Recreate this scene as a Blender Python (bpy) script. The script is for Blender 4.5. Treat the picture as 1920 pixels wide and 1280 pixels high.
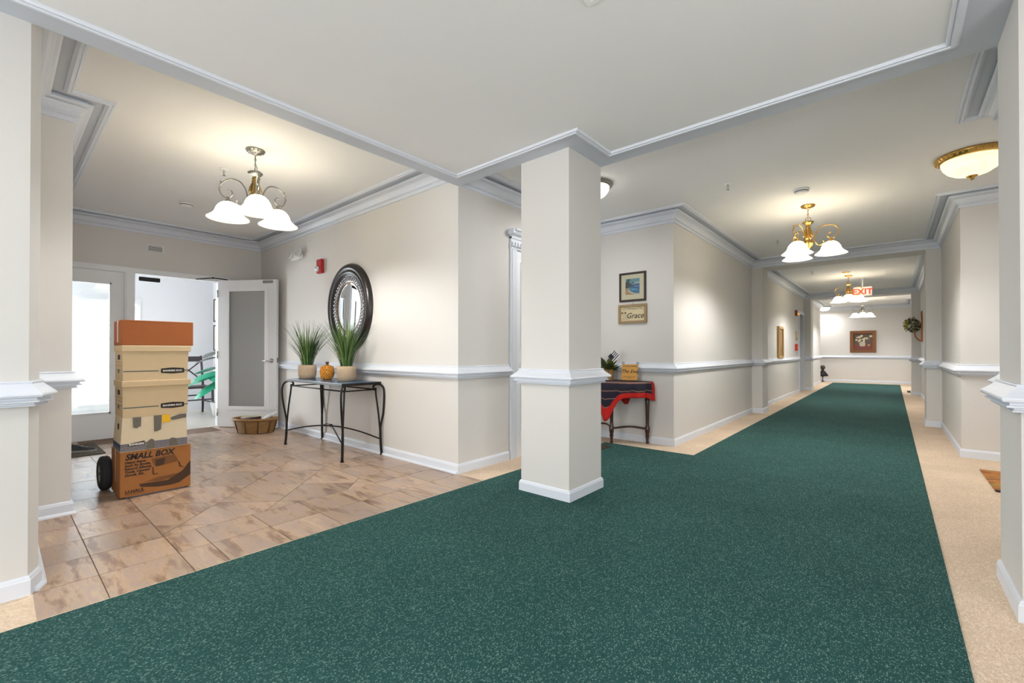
import bpy, math, random
from mathutils import Vector, Matrix
rnd = random.Random(7)
PI = math.pi
SC = bpy.context.scene
COL = SC.collection
for o in list(bpy.data.objects):
    bpy.data.objects.remove(o, do_unlink=True)

# ------------------------------------------------------------------ camera, world, big lights, exposure
TH, PITCH, CAM_H = math.radians(40.5646), math.radians(.3582), 1.05
cr, cs = math.cos(TH), math.sin(TH)
R_ = Vector((cr, cs, 0)); F_ = Vector((-cs * math.cos(PITCH), cr * math.cos(PITCH), math.sin(PITCH)))
U_ = R_.cross(F_)
cam = bpy.data.cameras.new('camera'); camo = bpy.data.objects.new('camera', cam); COL.objects.link(camo)
cam.sensor_width = 36; cam.lens = 832.13 / 1920 * 36; cam.shift_y = 14.02 / 1920; cam.clip_start = .05; cam.clip_end = 200
m = Matrix((R_, U_, -F_)).transposed().to_4x4(); m.translation = (0, 0, CAM_H); camo.matrix_world = m
SC.camera = camo

w = bpy.data.worlds.new('sky'); SC.world = w; w.use_nodes = True
bg = w.node_tree.nodes['Background']; bg.inputs[0].default_value = (.86, .93, 1, 1); bg.inputs[1].default_value = 3.0

SC.view_settings.view_transform = 'Standard'; SC.view_settings.look = 'None'
SC.view_settings.gamma = 1; SC.view_settings.use_curve_mapping = False
SC.view_settings.exposure = 0.45

def area(name, loc, rot, sx, sy, power, color=(1, 1, 1)):
    l = bpy.data.lights.new(name, 'AREA'); l.shape = 'RECTANGLE'; l.size = sx; l.size_y = sy; l.energy = power; l.color = color
    o = bpy.data.objects.new(name, l); COL.objects.link(o); o.location = loc; o.rotation_euler = rot
    return o
# daylight arriving at the vestibule's window and glazed outer door; the lobby fills after it are added
area('vestibule_daylight', (-10.05, .45, 1.35), (0, -PI/2, 0), 2.2, 2.6, 640, (.95, .97, 1))
area('added_lobby_fill', (-1.75, -4.35, 1.25), (PI/2, 0, 0), 1.7, 1.9, 20, (.97, .985, 1))  # added fill behind the camera to brighten the lobby
area('added_upward_fill', (-1.75, -5.0, -.1), (PI/2 + .75, 0, 0), 1.7, 1.6, 190, (1, 1, 1))      # added unseen fill, aimed up at the lobby ceiling

area('added_side_fill', (1.75, .1, 1.35), (0, PI/2, 0), 1.9, 1.9, 17, (.98, .99, 1))      # added fill out of frame, brightening the entry wall

def point(name, loc, power, color, r=.05, parent=None):
    l = bpy.data.lights.new(name, 'POINT'); l.energy = power; l.color = color; l.shadow_soft_size = r
    o = bpy.data.objects.new(name, l); COL.objects.link(o); o.location = loc
    if parent: o.parent = parent
    return o

# ------------------------------------------------------------------ materials
def lin(c):
    c /= 255.
    return c / 12.92 if c <= .04045 else ((c + .055) / 1.055) ** 2.4
def rgb(r, g, b): return (lin(r), lin(g), lin(b), 1)
MATS = {}
def mat(name, color, rough=.6, metal=0, spec=.5, noise=0, nscale=20, bump=0, bscale=200, emit=None, estr=0, trans=0, coat=0, alpha=1):
    if name in MATS: return MATS[name]
    M = bpy.data.materials.new(name); M.use_nodes = True; nt = M.node_tree; b = nt.nodes['Principled BSDF']
    b.inputs['Base Color'].default_value = color; b.inputs['Roughness'].default_value = rough
    b.inputs['Metallic'].default_value = metal; b.inputs['Specular IOR Level'].default_value = spec
    b.inputs['Transmission Weight'].default_value = trans; b.inputs['Coat Weight'].default_value = coat
    b.inputs['Alpha'].default_value = alpha
    if emit: b.inputs['Emission Color'].default_value = emit; b.inputs['Emission Strength'].default_value = estr
    tc = nt.nodes.new('ShaderNodeTexCoord')
    if noise:
        n = nt.nodes.new('ShaderNodeTexNoise'); n.inputs['Scale'].default_value = nscale; n.inputs['Detail'].default_value = 4
        nt.links.new(tc.outputs['Object'], n.inputs['Vector'])
        mx = nt.nodes.new('ShaderNodeMix'); mx.data_type = 'RGBA'
        d = 1 - noise; e = 1 + noise
        mx.inputs[6].default_value = (color[0]*d, color[1]*d, color[2]*d, 1); mx.inputs[7].default_value = (min(1, color[0]*e), min(1, color[1]*e), min(1, color[2]*e), 1)
        nt.links.new(n.outputs[0], mx.inputs[0]); nt.links.new(mx.outputs[2], b.inputs['Base Color'])
    if bump:
        n2 = nt.nodes.new('ShaderNodeTexNoise'); n2.inputs['Scale'].default_value = bscale; n2.inputs['Detail'].default_value = 3
        nt.links.new(tc.outputs['Object'], n2.inputs['Vector'])
        bp = nt.nodes.new('ShaderNodeBump'); bp.inputs['Strength'].default_value = bump; bp.inputs['Distance'].default_value = .003
        nt.links.new(n2.outputs[0], bp.inputs['Height']); nt.links.new(bp.outputs[0], b.inputs['Normal'])
    MATS[name] = M
    return M
WALL = mat('wall_paint', rgb(222, 218, 213), .75, noise=.012, nscale=3, bump=.12, bscale=260)
TRIM = mat('trim_paint', rgb(226, 230, 238), .42)
CEIL = mat('ceiling_paint', rgb(240, 239, 238), .9, noise=.012, nscale=2, bump=.1, bscale=180)
BAND = mat('ceiling_border_paint', rgb(204, 209, 218), .6)
WHITE = mat('door_paint', rgb(240, 241, 243), .4)
VWALL = mat('vestibule_paint', rgb(230, 231, 236), .7)
GLASS = None
def glass_mat():
    M = bpy.data.materials.new('window_glass'); M.use_nodes = True; nt = M.node_tree
    for n in list(nt.nodes): nt.nodes.remove(n)
    out = nt.nodes.new('ShaderNodeOutputMaterial'); t = nt.nodes.new('ShaderNodeBsdfTransparent'); g = nt.nodes.new('ShaderNodeBsdfGlossy')
    g.inputs['Roughness'].default_value = .02; t.inputs[0].default_value = (.93, .95, .95, 1)
    fr = nt.nodes.new('ShaderNodeFresnel'); fr.inputs[0].default_value = 1.5
    mx = nt.nodes.new('ShaderNodeMixShader'); nt.links.new(fr.outputs[0], mx.inputs[0]); nt.links.new(t.outputs[0], mx.inputs[1]); nt.links.new(g.outputs[0], mx.inputs[2])
    nt.links.new(mx.outputs[0], out.inputs[0])
    return M
GLASS = glass_mat()

def carpet(name, base, dark, light, amount, scale):
    M = bpy.data.materials.new(name); M.use_nodes = True; nt = M.node_tree; b = nt.nodes['Principled BSDF']
    b.inputs['Roughness'].default_value = .95; b.inputs['Specular IOR Level'].default_value = .1
    tc = nt.nodes.new('ShaderNodeTexCoord')
    vor = nt.nodes.new('ShaderNodeTexVoronoi'); vor.inputs['Scale'].default_value = scale
    mp = nt.nodes.new('ShaderNodeMapping'); mp.inputs['Scale'].default_value = (1, .55, 1); mp.inputs['Rotation'].default_value = (0, 0, .6)
    nt.links.new(tc.outputs['Object'], mp.inputs[0]); nt.links.new(mp.outputs[0], vor.inputs['Vector'])
    sep = nt.nodes.new('ShaderNodeSeparateColor'); nt.links.new(vor.outputs['Color'], sep.inputs[0])
    ramp = nt.nodes.new('ShaderNodeValToRGB'); e = ramp.color_ramp.elements
    e[0].position = 0; e[0].color = dark; e[1].position = 1; e[1].color = light
    x = e.new(.35); x.color = base; x = e.new(1 - amount); x.color = base; x = e.new(min(.999, 1 - amount + .03)); x.color = light
    nt.links.new(sep.outputs[0], ramp.inputs[0])
    ns = nt.nodes.new('ShaderNodeTexNoise'); ns.inputs['Scale'].default_value = 2.2; ns.inputs['Detail'].default_value = 5
    nt.links.new(tc.outputs['Object'], ns.inputs['Vector'])
    mr = nt.nodes.new('ShaderNodeMapRange'); mr.inputs[3].default_value = .8; mr.inputs[4].default_value = 1.2; nt.links.new(ns.outputs[0], mr.inputs[0])
    mul = nt.nodes.new('ShaderNodeVectorMath'); mul.operation = 'SCALE'; nt.links.new(ramp.outputs[0], mul.inputs[0]); nt.links.new(mr.outputs[0], mul.inputs['Scale'])
    nt.links.new(mul.outputs[0], b.inputs['Base Color'])
    bp = nt.nodes.new('ShaderNodeBump'); bp.inputs['Strength'].default_value = .5; bp.inputs['Distance'].default_value = .004
    nt.links.new(vor.outputs['Distance'], bp.inputs['Height']); nt.links.new(bp.outputs[0], b.inputs['Normal'])
    return M
GREEN = carpet('green_carpet', rgb(45, 83, 80), rgb(31, 61, 61), rgb(108, 136, 126), .13, 360)
BEIGE = carpet('beige_carpet', rgb(220, 197, 172), rgb(204, 180, 154), rgb(232, 212, 190), .2, 220)

def tile_mat():
    M = bpy.data.materials.new('stone_tile'); M.use_nodes = True; nt = M.node_tree; b = nt.nodes['Principled BSDF']
    tc = nt.nodes.new('ShaderNodeTexCoord'); oi = nt.nodes.new('ShaderNodeObjectInfo')
    mp = nt.nodes.new('ShaderNodeMapping'); mp.inputs['Rotation'].default_value = (0, 0, -.62); mp.inputs['Scale'].default_value = (1.7, 8, 1)
    nt.links.new(tc.outputs['Object'], mp.inputs[0])
    add = nt.nodes.new('ShaderNodeVectorMath'); add.operation = 'ADD'
    sc = nt.nodes.new('ShaderNodeVectorMath'); sc.operation = 'SCALE'; sc.inputs[0].default_value = (37, 53, 71); nt.links.new(oi.outputs['Random'], sc.inputs['Scale'])
    nt.links.new(mp.outputs[0], add.inputs[0]); nt.links.new(sc.outputs[0], add.inputs[1])
    n = nt.nodes.new('ShaderNodeTexNoise'); n.inputs['Scale'].default_value = 1.5; n.inputs['Detail'].default_value = 9; n.inputs['Roughness'].default_value = .64; n.inputs['Distortion'].default_value = .2
    nt.links.new(add.outputs[0], n.inputs['Vector'])
    rp = nt.nodes.new('ShaderNodeValToRGB'); e = rp.color_ramp.elements
    e[0].position = .30; e[0].color = rgb(112, 86, 72); e[1].position = .74; e[1].color = rgb(206, 184, 154)
    x = e.new(.41); x.color = rgb(152, 122, 100); x = e.new(.49); x.color = rgb(190, 162, 134); x = e.new(.56); x.color = rgb(176, 152, 138); x = e.new(.64); x.color = rgb(196, 170, 138)
    nt.links.new(n.outputs[0], rp.inputs[0])
    mr = nt.nodes.new('ShaderNodeMapRange'); mr.inputs[3].default_value = .8; mr.inputs[4].default_value = 1.12; nt.links.new(oi.outputs['Random'], mr.inputs[0])
    mul = nt.nodes.new('ShaderNodeVectorMath'); mul.operation = 'SCALE'; nt.links.new(rp.outputs[0], mul.inputs[0]); nt.links.new(mr.outputs[0], mul.inputs['Scale'])
    n3 = nt.nodes.new('ShaderNodeTexNoise'); n3.inputs['Scale'].default_value = 1.1; n3.inputs['Detail'].default_value = 3; nt.links.new(add.outputs[0], n3.inputs['Vector'])
    r3_ = nt.nodes.new('ShaderNodeMapRange'); r3_.inputs[1].default_value = .45; r3_.inputs[2].default_value = .7; r3_.inputs[4].default_value = .75; nt.links.new(n3.outputs[0], r3_.inputs[0])
    mg = nt.nodes.new('ShaderNodeMix'); mg.data_type = 'RGBA'; mg.inputs[7].default_value = rgb(160, 142, 132); nt.links.new(r3_.outputs[0], mg.inputs[0]); nt.links.new(mul.outputs[0], mg.inputs[6])
    nt.links.new(mg.outputs[2], b.inputs['Base Color'])
    b.inputs['Roughness'].default_value = .32; b.inputs['Specular IOR Level'].default_value = .5
    bp = nt.nodes.new('ShaderNodeBump'); bp.inputs['Strength'].default_value = .15; bp.inputs['Distance'].default_value = .002
    nt.links.new(n.outputs[0], bp.inputs['Height']); nt.links.new(bp.outputs[0], b.inputs['Normal'])
    return M
TILE = tile_mat()
GROUT = mat('grout', rgb(120, 96, 78), .9)

# ------------------------------------------------------------------ mesh helpers
class MB:
    def __init__(s): s.v = []; s.f = []; s.mi = []; s.sm = []
    def add(s, vs, fs, mi=0, smooth=False):
        o = len(s.v); s.v += [tuple(x) for x in vs]
        for f in fs: s.f.append(tuple(i + o for i in f)); s.mi.append(mi); s.sm.append(smooth)
        return s
    def box(s, a, b, mi=0, M=None):
        x0, y0, z0 = [min(a[i], b[i]) for i in range(3)]; x1, y1, z1 = [max(a[i], b[i]) for i in range(3)]
        vs = [Vector(p) for p in ((x0,y0,z0),(x1,y0,z0),(x1,y1,z0),(x0,y1,z0),(x0,y0,z1),(x1,y0,z1),(x1,y1,z1),(x0,y1,z1))]
        if M: vs = [M @ v for v in vs]
        return s.add(vs, [(3,2,1,0),(4,5,6,7),(0,1,5,4),(1,2,6,5),(2,3,7,6),(3,0,4,7)], mi)
    def rbox(s, a, b, r, mi=0, M=None):          # box with chamfered vertical and top/bottom edges
        x0, y0, z0 = [min(a[i], b[i]) for i in range(3)]; x1, y1, z1 = [max(a[i], b[i]) for i in range(3)]
        def ring(d, z): return [(x0+d+r0, y0+d, z) if 0 else None for r0 in ()]
        vs = []
        for d, z in ((r, z0), (0, z0 + r), (0, z1 - r), (r, z1)):
            q = r
            X0, X1, Y0, Y1 = x0 + d, x1 - d, y0 + d, y1 - d
            vs += [(X0+q, Y0, z), (X1-q, Y0, z), (X1, Y0+q, z), (X1, Y1-q, z), (X1-q, Y1, z), (X0+q, Y1, z), (X0, Y1-q, z), (X0, Y0+q, z)]
        fs = [tuple(reversed(range(8))), tuple(range(24, 32))]
        for k in range(3):
            for i in range(8):
                j = (i + 1) % 8; fs.append((k*8+i, k*8+j, k*8+8+j, k*8+8+i))
        vs = [Vector(p) for p in vs]
        if M: vs = [M @ v for v in vs]
        return s.add(vs, fs, mi)
    def prism(s, poly, z0, z1, mi=0):            # ccw polygon in xy
        n = len(poly); vs = [(p[0], p[1], z0) for p in poly] + [(p[0], p[1], z1) for p in poly]
        return s.add(vs, [tuple(reversed(range(n))), tuple(range(n, 2*n))] + [(i, (i+1) % n, n+(i+1) % n, n+i) for i in range(n)], mi)
    def tube(s, pts, rad, seg=8, mi=0, closed=False, cap=True):
        pts = [Vector(p) for p in pts]; n = len(pts)
        rs = rad if isinstance(rad, (list, tuple)) else [rad] * n
        vs = []; ref = None
        for i in range(n):
            if closed: t = pts[(i+1) % n] - pts[i-1]
            else: t = pts[min(i+1, n-1)] - pts[max(i-1, 0)]
            t.normalize()
            if ref is None:
                ref = Vector((0, 0, 1)) if abs(t.z) < .9 else Vector((1, 0, 0))
            u = ref - t * ref.dot(t)
            if u.length < 1e-5: u = t.orthogonal()
            u.normalize(); v = t.cross(u); ref = u
            for k in range(seg):
                a = 2*PI*k/seg; vs.append(pts[i] + (u*math.cos(a) + v*math.sin(a)) * rs[i])
        fs = []
        for i in range(n if closed else n-1):
            for k in range(seg):
                a = i*seg + k; b = i*seg + (k+1) % seg; j = (i+1) % n
                fs.append((a, b, j*seg + (k+1) % seg, j*seg + k))
        s.add(vs, fs, mi, True)
        if cap and not closed:
            o = len(s.v) - len(vs)
            s.f += [tuple(o + k for k in reversed(range(seg))), tuple(o + (n-1)*seg + k for k in range(seg))]; s.mi += [mi, mi]; s.sm += [False, False]
        return s
    def lathe(s, prof, seg=24, c=(0, 0, 0), mi=0, ax=(1, 1), M=None, smooth=True, a0=0, a1=2*PI):
        full = abs(a1 - a0 - 2*PI) < 1e-6; cols = seg if full else seg + 1
        vs = []
        for r, z in prof:
            for k in range(cols):
                a = a0 + (a1-a0)*k/seg; vs.append(Vector((c[0] + r*ax[0]*math.cos(a), c[1] + r*ax[1]*math.sin(a), c[2] + z)))
        if M: vs = [M @ v for v in vs]
        fs = []
        for i in range(len(prof)-1):
            for k in range(seg):
                k2 = (k+1) % cols
                fs.append((i*cols+k, i*cols+k2, (i+1)*cols+k2, (i+1)*cols+k))
        return s.add(vs, fs, mi, smooth)
    def sphere(s, c, r, seg=12, rings=8, mi=0, sc=(1, 1, 1), M=None):
        vs = []; fs = []
        for i in range(rings+1):
            t = PI*i/rings
            for k in range(seg):
                a = 2*PI*k/seg
                vs.append(Vector((c[0]+r*sc[0]*math.sin(t)*math.cos(a), c[1]+r*sc[1]*math.sin(t)*math.sin(a), c[2]+r*sc[2]*math.cos(t))))
        for i in range(rings):
            for k in range(seg):
                a, b = i*seg+k, i*seg+(k+1) % seg
                fs.append((a, a+seg, b+seg, b))
        if M: vs = [M @ v for v in vs]
        return s.add(vs, fs, mi, True)
    def sweep(s, path, prof, closed=False, mi=0):   # path in xy, room on its left; prof: (offset into room, z) closed loop
        n = len(path); P = [Vector((p[0], p[1])) for p in path]; np_ = len(prof); vs = []
        def nrm(a, b):
            d = (b - a).normalized(); return Vector((-d.y, d.x))
        for i in range(n):
            if closed or 0 < i < n-1:
                n1 = nrm(P[i-1], P[i]); n2 = nrm(P[i], P[(i+1) % n]); md = (n1 + n2); md = md / max(.15, md.length_squared / 2)
            elif i == 0: md = nrm(P[0], P[1])
            else: md = nrm(P[n-2], P[n-1])
            for off, z in prof: vs.append((P[i].x + md.x*off, P[i].y + md.y*off, z))
        fs = []
        for i in range(n if closed else n-1):
            j = (i+1) % n
            for k in range(np_):
                k2 = (k+1) % np_
                fs.append((i*np_+k, i*np_+k2, j*np_+k2, j*np_+k))
        if not closed:
            fs += [tuple(range(np_)), tuple((n-1)*np_ + k for k in reversed(range(np_)))]
        return s.add(vs, fs, mi)
    def build(s, name, mats, parent=None):
        me = bpy.data.meshes.new(name); me.from_pydata(s.v, [], s.f)
        for M in (mats if isinstance(mats, (list, tuple)) else [mats]): me.materials.append(M)
        me.polygons.foreach_set('material_index', s.mi); me.polygons.foreach_set('use_smooth', s.sm)
        import bmesh
        bm = bmesh.new(); bm.from_mesh(me); bmesh.ops.recalc_face_normals(bm, faces=bm.faces); bm.to_mesh(me); bm.free(); me.update()
        o = bpy.data.objects.new(name, me); COL.objects.link(o)
        if parent: o.parent = parent
        return o

def tag(o, label=None, cat=None, group=None, kind=None):
    if label: o['label'] = label
    if cat: o['category'] = cat
    if group: o['group'] = group
    if kind: o['kind'] = kind
    return o
def struct(o, label, cat): return tag(o, label, cat, kind='structure')
def thing(name, label, cat, loc=(0, 0, 0), rz=0, group=None, kind=None):
    o = bpy.data.objects.new(name, None); o.empty_display_size = .1; COL.objects.link(o); o.location = loc; o.rotation_euler = (0, 0, rz)
    return tag(o, label, cat, group, kind)
def copy_tree(o, parent=None):
    c = o.copy(); COL.objects.link(c); c.parent = parent
    for ch in o.children: copy_tree(ch, c)
    return c
def text(body, size, M, material, parent, name='lettering', shear=0, ext=.0004, align='LEFT', sx=1, spacing=1, bold=0):
    cu = bpy.data.curves.new(name, 'FONT'); cu.body = body; cu.size = size; cu.shear = shear; cu.extrude = ext; cu.align_x = align; cu.offset = bold
    cu.space_character = spacing; cu.resolution_u = 3
    t = bpy.data.objects.new(name, cu); COL.objects.link(t)
    me = bpy.data.meshes.new_from_object(t.evaluated_get(bpy.context.evaluated_depsgraph_get())); COL.objects.unlink(t); bpy.data.objects.remove(t); bpy.data.curves.remove(cu)
    me.transform(Matrix.Diagonal((sx, 1, 1, 1))); me.transform(M); me.materials.clear(); me.materials.append(material)
    o = bpy.data.objects.new(name, me); COL.objects.link(o); o.parent = parent
    return o
def frame_M(origin, xdir, ydir):                  # maps local x,y to given world directions
    x = Vector(xdir).normalized(); y = Vector(ydir).normalized(); z = x.cross(y)
    m = Matrix((x, y, z)).transposed().to_4x4(); m.translation = origin
    return m

# ------------------------------------------------------------------ plan dimensions
xM, yF, yB = -2.843, 2.607, 3.054              # foyer corner / pillar front and back
xE, xP, yP = -7.19, -4.059, .332               # entry wall, foyer pilaster
P1a, P1b = -2.139, -1.709                      # lobby pillar in x
RPx = .382                                     # lobby pillar at the edge of the frame
xL, xR = -1.84, .525                           # corridor walls
yT, yA = 4.91, 6.29                            # picture wall, alcove end wall
pl, pr = -1.68, .365                           # pilaster faces
b1, b2, b3, b4 = 8.53, 8.97, 14.5, 14.95       # beam positions
yZ = 19.27                                     # far wall
ZL, ZF, ZC = 2.483, 2.685, 2.622               # ceilings: lobby, foyer, corridor
TOP = 2.85
LOBBY = [(xM, -4.2), (1.52, -4.2), (1.52, yF), (RPx, yF), (RPx, yB), (P1b, yB), (P1b, yF), (xM, yF)]
FOYER = [(xM, .135), (xM, yF), (xE, yF), (xE, yP), (xP, yP), (xP, .135)]
CORR1 = [(xM, yF), (P1a, yF), (P1a, yB), (xR, yB), (xR, 4.1), (1.6, 4.1), (1.6, yA), (xR, yA), (xR, b1), (xL, b1), (xL, yT), (xM, yT)]
CORR2 = [(xL, b2), (xR, b2), (xR, b3), (xL, b3)]
CORR3 = [(xL, b4), (xR, b4), (xR, 15.5), (1.6, 15.5), (1.6, 17.6), (xR, 17.6), (xR, yZ), (-3.5, yZ), (-3.5, 18.2), (xL, 18.2)]

# ------------------------------------------------------------------ floors
f = MB(); f.prism([(-2.54, -4.4), (1.8, -4.4), (1.8, 19.5), (-3.7, 19.5), (-3.7, 2.6), (-2.54, 2.6)], -.12, 0)
struct(f.build('corridor_floor', BEIGE), 'pale beige carpet border showing along the corridor and lobby walls', 'floor')
f = MB(); f.prism([(-3.2, -4.4), (-2.54, -4.4), (-2.54, .115), (-3.2, .115)], -.12, 0)
struct(f.build('carpet_border_floor', BEIGE), 'small patch of beige carpet at the foot of the wall left of the foyer opening', 'floor')
g = MB(); g.prism([(-2.52, -4.2), (.194, -4.2), (.194, 18.55), (-1.525, 18.55), (-1.525, 4.6), (-2.52, 4.6)], 0.0005, .006)
tag(g.build('carpet_runner', GREEN), 'dark green speckled carpet covering the lobby and running down the corridor', 'carpet')

ff = MB(); ff.prism([(xE - .06, .1), (-2.54, .1), (-2.54, yF + .02), (xE - .06, yF + .02)], -.12, -.003)
fl = ff.build('foyer_floor', GROUT); struct(fl, 'brown stone tile floor of the foyer with a diagonal centre field', 'floor')
def clip(poly, x0, x1, y0, y1):
    def cut(P, ins, inter):
        out = []
        for i in range(len(P)):
            a, b = P[i-1], P[i]
            if ins(b):
                if not ins(a): out.append(inter(a, b))
                out.append(b)
            elif ins(a): out.append(inter(a, b))
        return out
    def ix(v): return lambda a, b: (v, a[1] + (b[1]-a[1]) * (v-a[0]) / (b[0]-a[0]))
    def iy(v): return lambda a, b: (a[0] + (b[0]-a[0]) * (v-a[1]) / (b[1]-a[1]), v)
    for ins, it in ((lambda p: p[0] >= x0, ix(x0)), (lambda p: p[0] <= x1, ix(x1)), (lambda p: p[1] >= y0, iy(y0)), (lambda p: p[1] <= y1, iy(y1))):
        if len(poly) < 3: return []
        poly = cut(poly, ins, it)
    return poly
def parea(P): return abs(sum(P[i-1][0]*P[i][1] - P[i][0]*P[i-1][1] for i in range(len(P)))) / 2
def shrink(P, d):
    n = len(P); out = []
    for i in range(n):
        a, b, c = Vector(P[i-1]), Vector(P[i]), Vector(P[(i+1) % n])
        d1, d2 = (b-a).normalized(), (c-b).normalized(); n1, n2 = Vector((-d1.y, d1.x)), Vector((-d2.y, d2.x))
        md = n1 + n2; md = md / max(.4, md.length_squared / 2)
        out.append((b.x + md.x*d, b.y + md.y*d))
    return out
def tile(P):
    Q = []
    for p in P:
        if not Q or (abs(p[0]-Q[-1][0]) + abs(p[1]-Q[-1][1])) > 1e-4: Q.append(p)
    if len(Q) > 2 and (abs(Q[0][0]-Q[-1][0]) + abs(Q[0][1]-Q[-1][1])) < 1e-4: Q.pop()
    if len(Q) < 3 or parea(Q) < .002: return
    a = sum(Q[i-1][0]*Q[i][1] - Q[i][0]*Q[i-1][1] for i in range(len(Q)))
    if a < 0: Q.reverse()
    t = MB(); t.prism(shrink(Q, .0022), -.01, rnd.uniform(-.0006, .0004)); t.build('tile', TILE, fl)
T = .3045
X_ = [-2.535 - T*k for k in range(16)]; X_ = [x for x in X_ if x > xE + .02] + [xE - .02]
xB, yB0, yB1 = X_[2], .635, 1.99                     # field limits
xB2 = X_[13]
for i in range(len(X_)-1):                            # side borders
    for y0, y1 in ((.11, .328), (.328, yB0)):
        tile([(X_[i+1], y0), (X_[i], y0), (X_[i], y1), (X_[i+1], y1)])
for i in range(len(X_)-1):
    for y0, y1 in ((yB1, yB1+T), (yB1+T, yF)):
        tile([(X_[i+1], y0), (X_[i], y0), (X_[i], y1), (X_[i+1], y1)])
for i in (0, 1, 13):
    if i + 1 < len(X_):
        for y0, y1 in ((yB0, .783), (.783, 1.087), (1.087, 1.39), (1.39, 1.692), (1.692, yB1)):
            tile([(X_[i+1], y0), (X_[i], y0), (X_[i], y1), (X_[i+1], y1)])
D = .575
for i in range(-3, 14):
    for j in range(-2, 14):
        s0, d0 = -2.545 - .575*(i-2), -4.59 - .575*(j-2)          # x+y, x-y
        s1, d1 = s0 - D, d0 - D
        P = [((s+d)/2, (s-d)/2) for s, d in ((s0, d0), (s0, d1), (s1, d1), (s1, d0))]
        tile(clip(P, xB2, xB, yB0, yB1))

# ------------------------------------------------------------------ ceilings
def ceiling(name, poly, z, label, h=.2):
    c = MB(); c.prism(poly, z, z + h); return struct(c.build(name, CEIL), label, 'ceiling')
ceiling('lobby_ceiling', LOBBY, ZL, 'smooth cream lobby ceiling, lower than the ceilings around it', .32)
def grow(poly, d): return shrink(poly, -d)
ceiling('foyer_ceiling', FOYER, ZF, 'cream foyer ceiling above the moving boxes and console table')
ceiling('corridor_ceiling', CORR1, ZC, 'cream corridor ceiling section nearest the lobby, with a brass chandelier')
ceiling('corridor_ceiling', CORR2, ZC, 'cream corridor ceiling section with the red lettered exit sign')
ceiling('corridor_ceiling', CORR3, ZC, 'cream ceiling over the far end of the corridor')
def border(poly, z, what):
    b = MB(); b.sweep(poly, [(0, z), (.142, z), (.142, z-.0025), (0, z-.0025)], True)
    struct(b.build('ceiling_border_trim', BAND), 'flat white painted border around the ' + what, 'trim')
    b = MB(); b.sweep(poly, [(.14, z), (.14, z-.009), (.146, z-.012), (.156, z-.021), (.168, z-.021), (.171, z-.012), (.174, z-.012), (.176, z-.016), (.184, z-.016), (.188, z-.008), (.188, z)], True)
    struct(b.build('panel_moulding', TRIM), 'raised white panel moulding framing the ' + what, 'moulding')
def crown(poly, zb, zc, what):
    b = MB(); k = zc - zb
    pr_ = [(0, 0), (.015, 0), (.016, .022), (.009, .025), (.012, .031), (.031, .036), (.031, .043), (.023, .047), (.034, .066), (.05, .084), (.066, .092), (.058, .097), (.08, .103), (.089, .108), (.089, .118), (.068, .12), (.062, .14), (0, .14)]
    b.sweep(poly, [(o, zb + z / .14 * k) for o, z in pr_], True)
    struct(b.build('crown_moulding', TRIM), 'stepped white crown moulding around the ' + what, 'moulding')
border(LOBBY, ZL, 'lobby ceiling')
for poly, z, zb, what in ((FOYER, ZF, 2.545, 'foyer ceiling'), (CORR1, ZC, 2.487, 'first corridor ceiling section'), (CORR2, ZC, 2.487, 'second corridor ceiling section'), (CORR3, ZC, 2.487, 'far corridor ceiling section')):
    border(shrink(poly, .005) if 0 else poly, z, what); crown(poly, zb, z, what)
for a, b, what in ((b1, b2, 'first cross beam of the corridor, behind the nearest brass chandelier'), (b3, b4, 'second cross beam of the corridor, beyond the exit sign')):
    q = MB(); q.box((xL - .05, a, 2.487), (xR + .05, b, TOP)); struct(q.build('corridor_beam', WALL), 'cream ' + what, 'beam')

# ------------------------------------------------------------------ walls
def wall(name, path, label, t=.12, z0=-.02, z1=TOP, m=WALL):
    b = MB(); b.sweep(path, [(0, z0), (0, z1), (-t, z1), (-t, z0)]); return struct(b.build(name, m), label, 'wall')
wall('mirror_wall', [(xM, yF), (xE - .1, yF)], 'cream foyer wall behind the console table and dark oval mirror')
wall('alcove_wall', [(xM, yT + .1), (xM, yF + .119)], 'cream alcove wall with the dentil headed door, seen left of the pillar', t=.5)
wall('picture_wall', [(xL - .001, yT), (xM - .1, yT)], 'grey-beige wall with the beach picture and Grace sign')
wall('corridor_wall', [(xL, b1 + .01), (xL, yT + .0005)], 'long cream corridor wall left of the nearest brass chandelier')
q = MB(); q.box((xL, b2 - .01, -.02), (xL - .12, 13.66, TOP)).box((xL, 14.36, -.02), (xL - .12, b3 + .01, TOP)).box((xL, 13.66, 2.03), (xL - .12, 14.36, TOP))
struct(q.build('corridor_wall', WALL), 'cream corridor wall with gold framed picture and red alarm box', 'wall')
wall('corridor_wall', [(xL, 18.2), (xL, b4 - .01)], 'short cream wall at the far left end of the corridor')
wall('passage_wall', [(-3.5, yZ), (-3.5, 18.2)], 'cream end wall of the side passage at the corridor far end')
wall('passage_wall', [(-3.6, 18.2), (xL - .0005, 18.2)], 'cream side wall of the passage turning off at the far end')
wall('end_wall', [(1.7, yZ), (-3.6, yZ)], 'pale grey end wall with the brown framed flower picture')
wall('corridor_wall', [(xR, yB), (xR, 4.0995)], 'short cream wall directly behind the right lobby pillar')
wall('alcove_wall', [(xR + .0005, 4.1), (1.7, 4.1)], 'cream near side wall of the right alcove with the striped rug')
wall('alcove_wall', [(1.6, 4.1), (1.6, yA)], 'cream back wall of the right alcove')
wall('alcove_wall', [(1.7, yA), (xR + .001, yA)], 'cream alcove end wall facing the lobby beneath the brass bowl ceiling light')
wall('corridor_wall', [(xR, yA + .0005), (xR, b1 + .01)], 'narrow cream corridor wall just past the right alcove')
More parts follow.
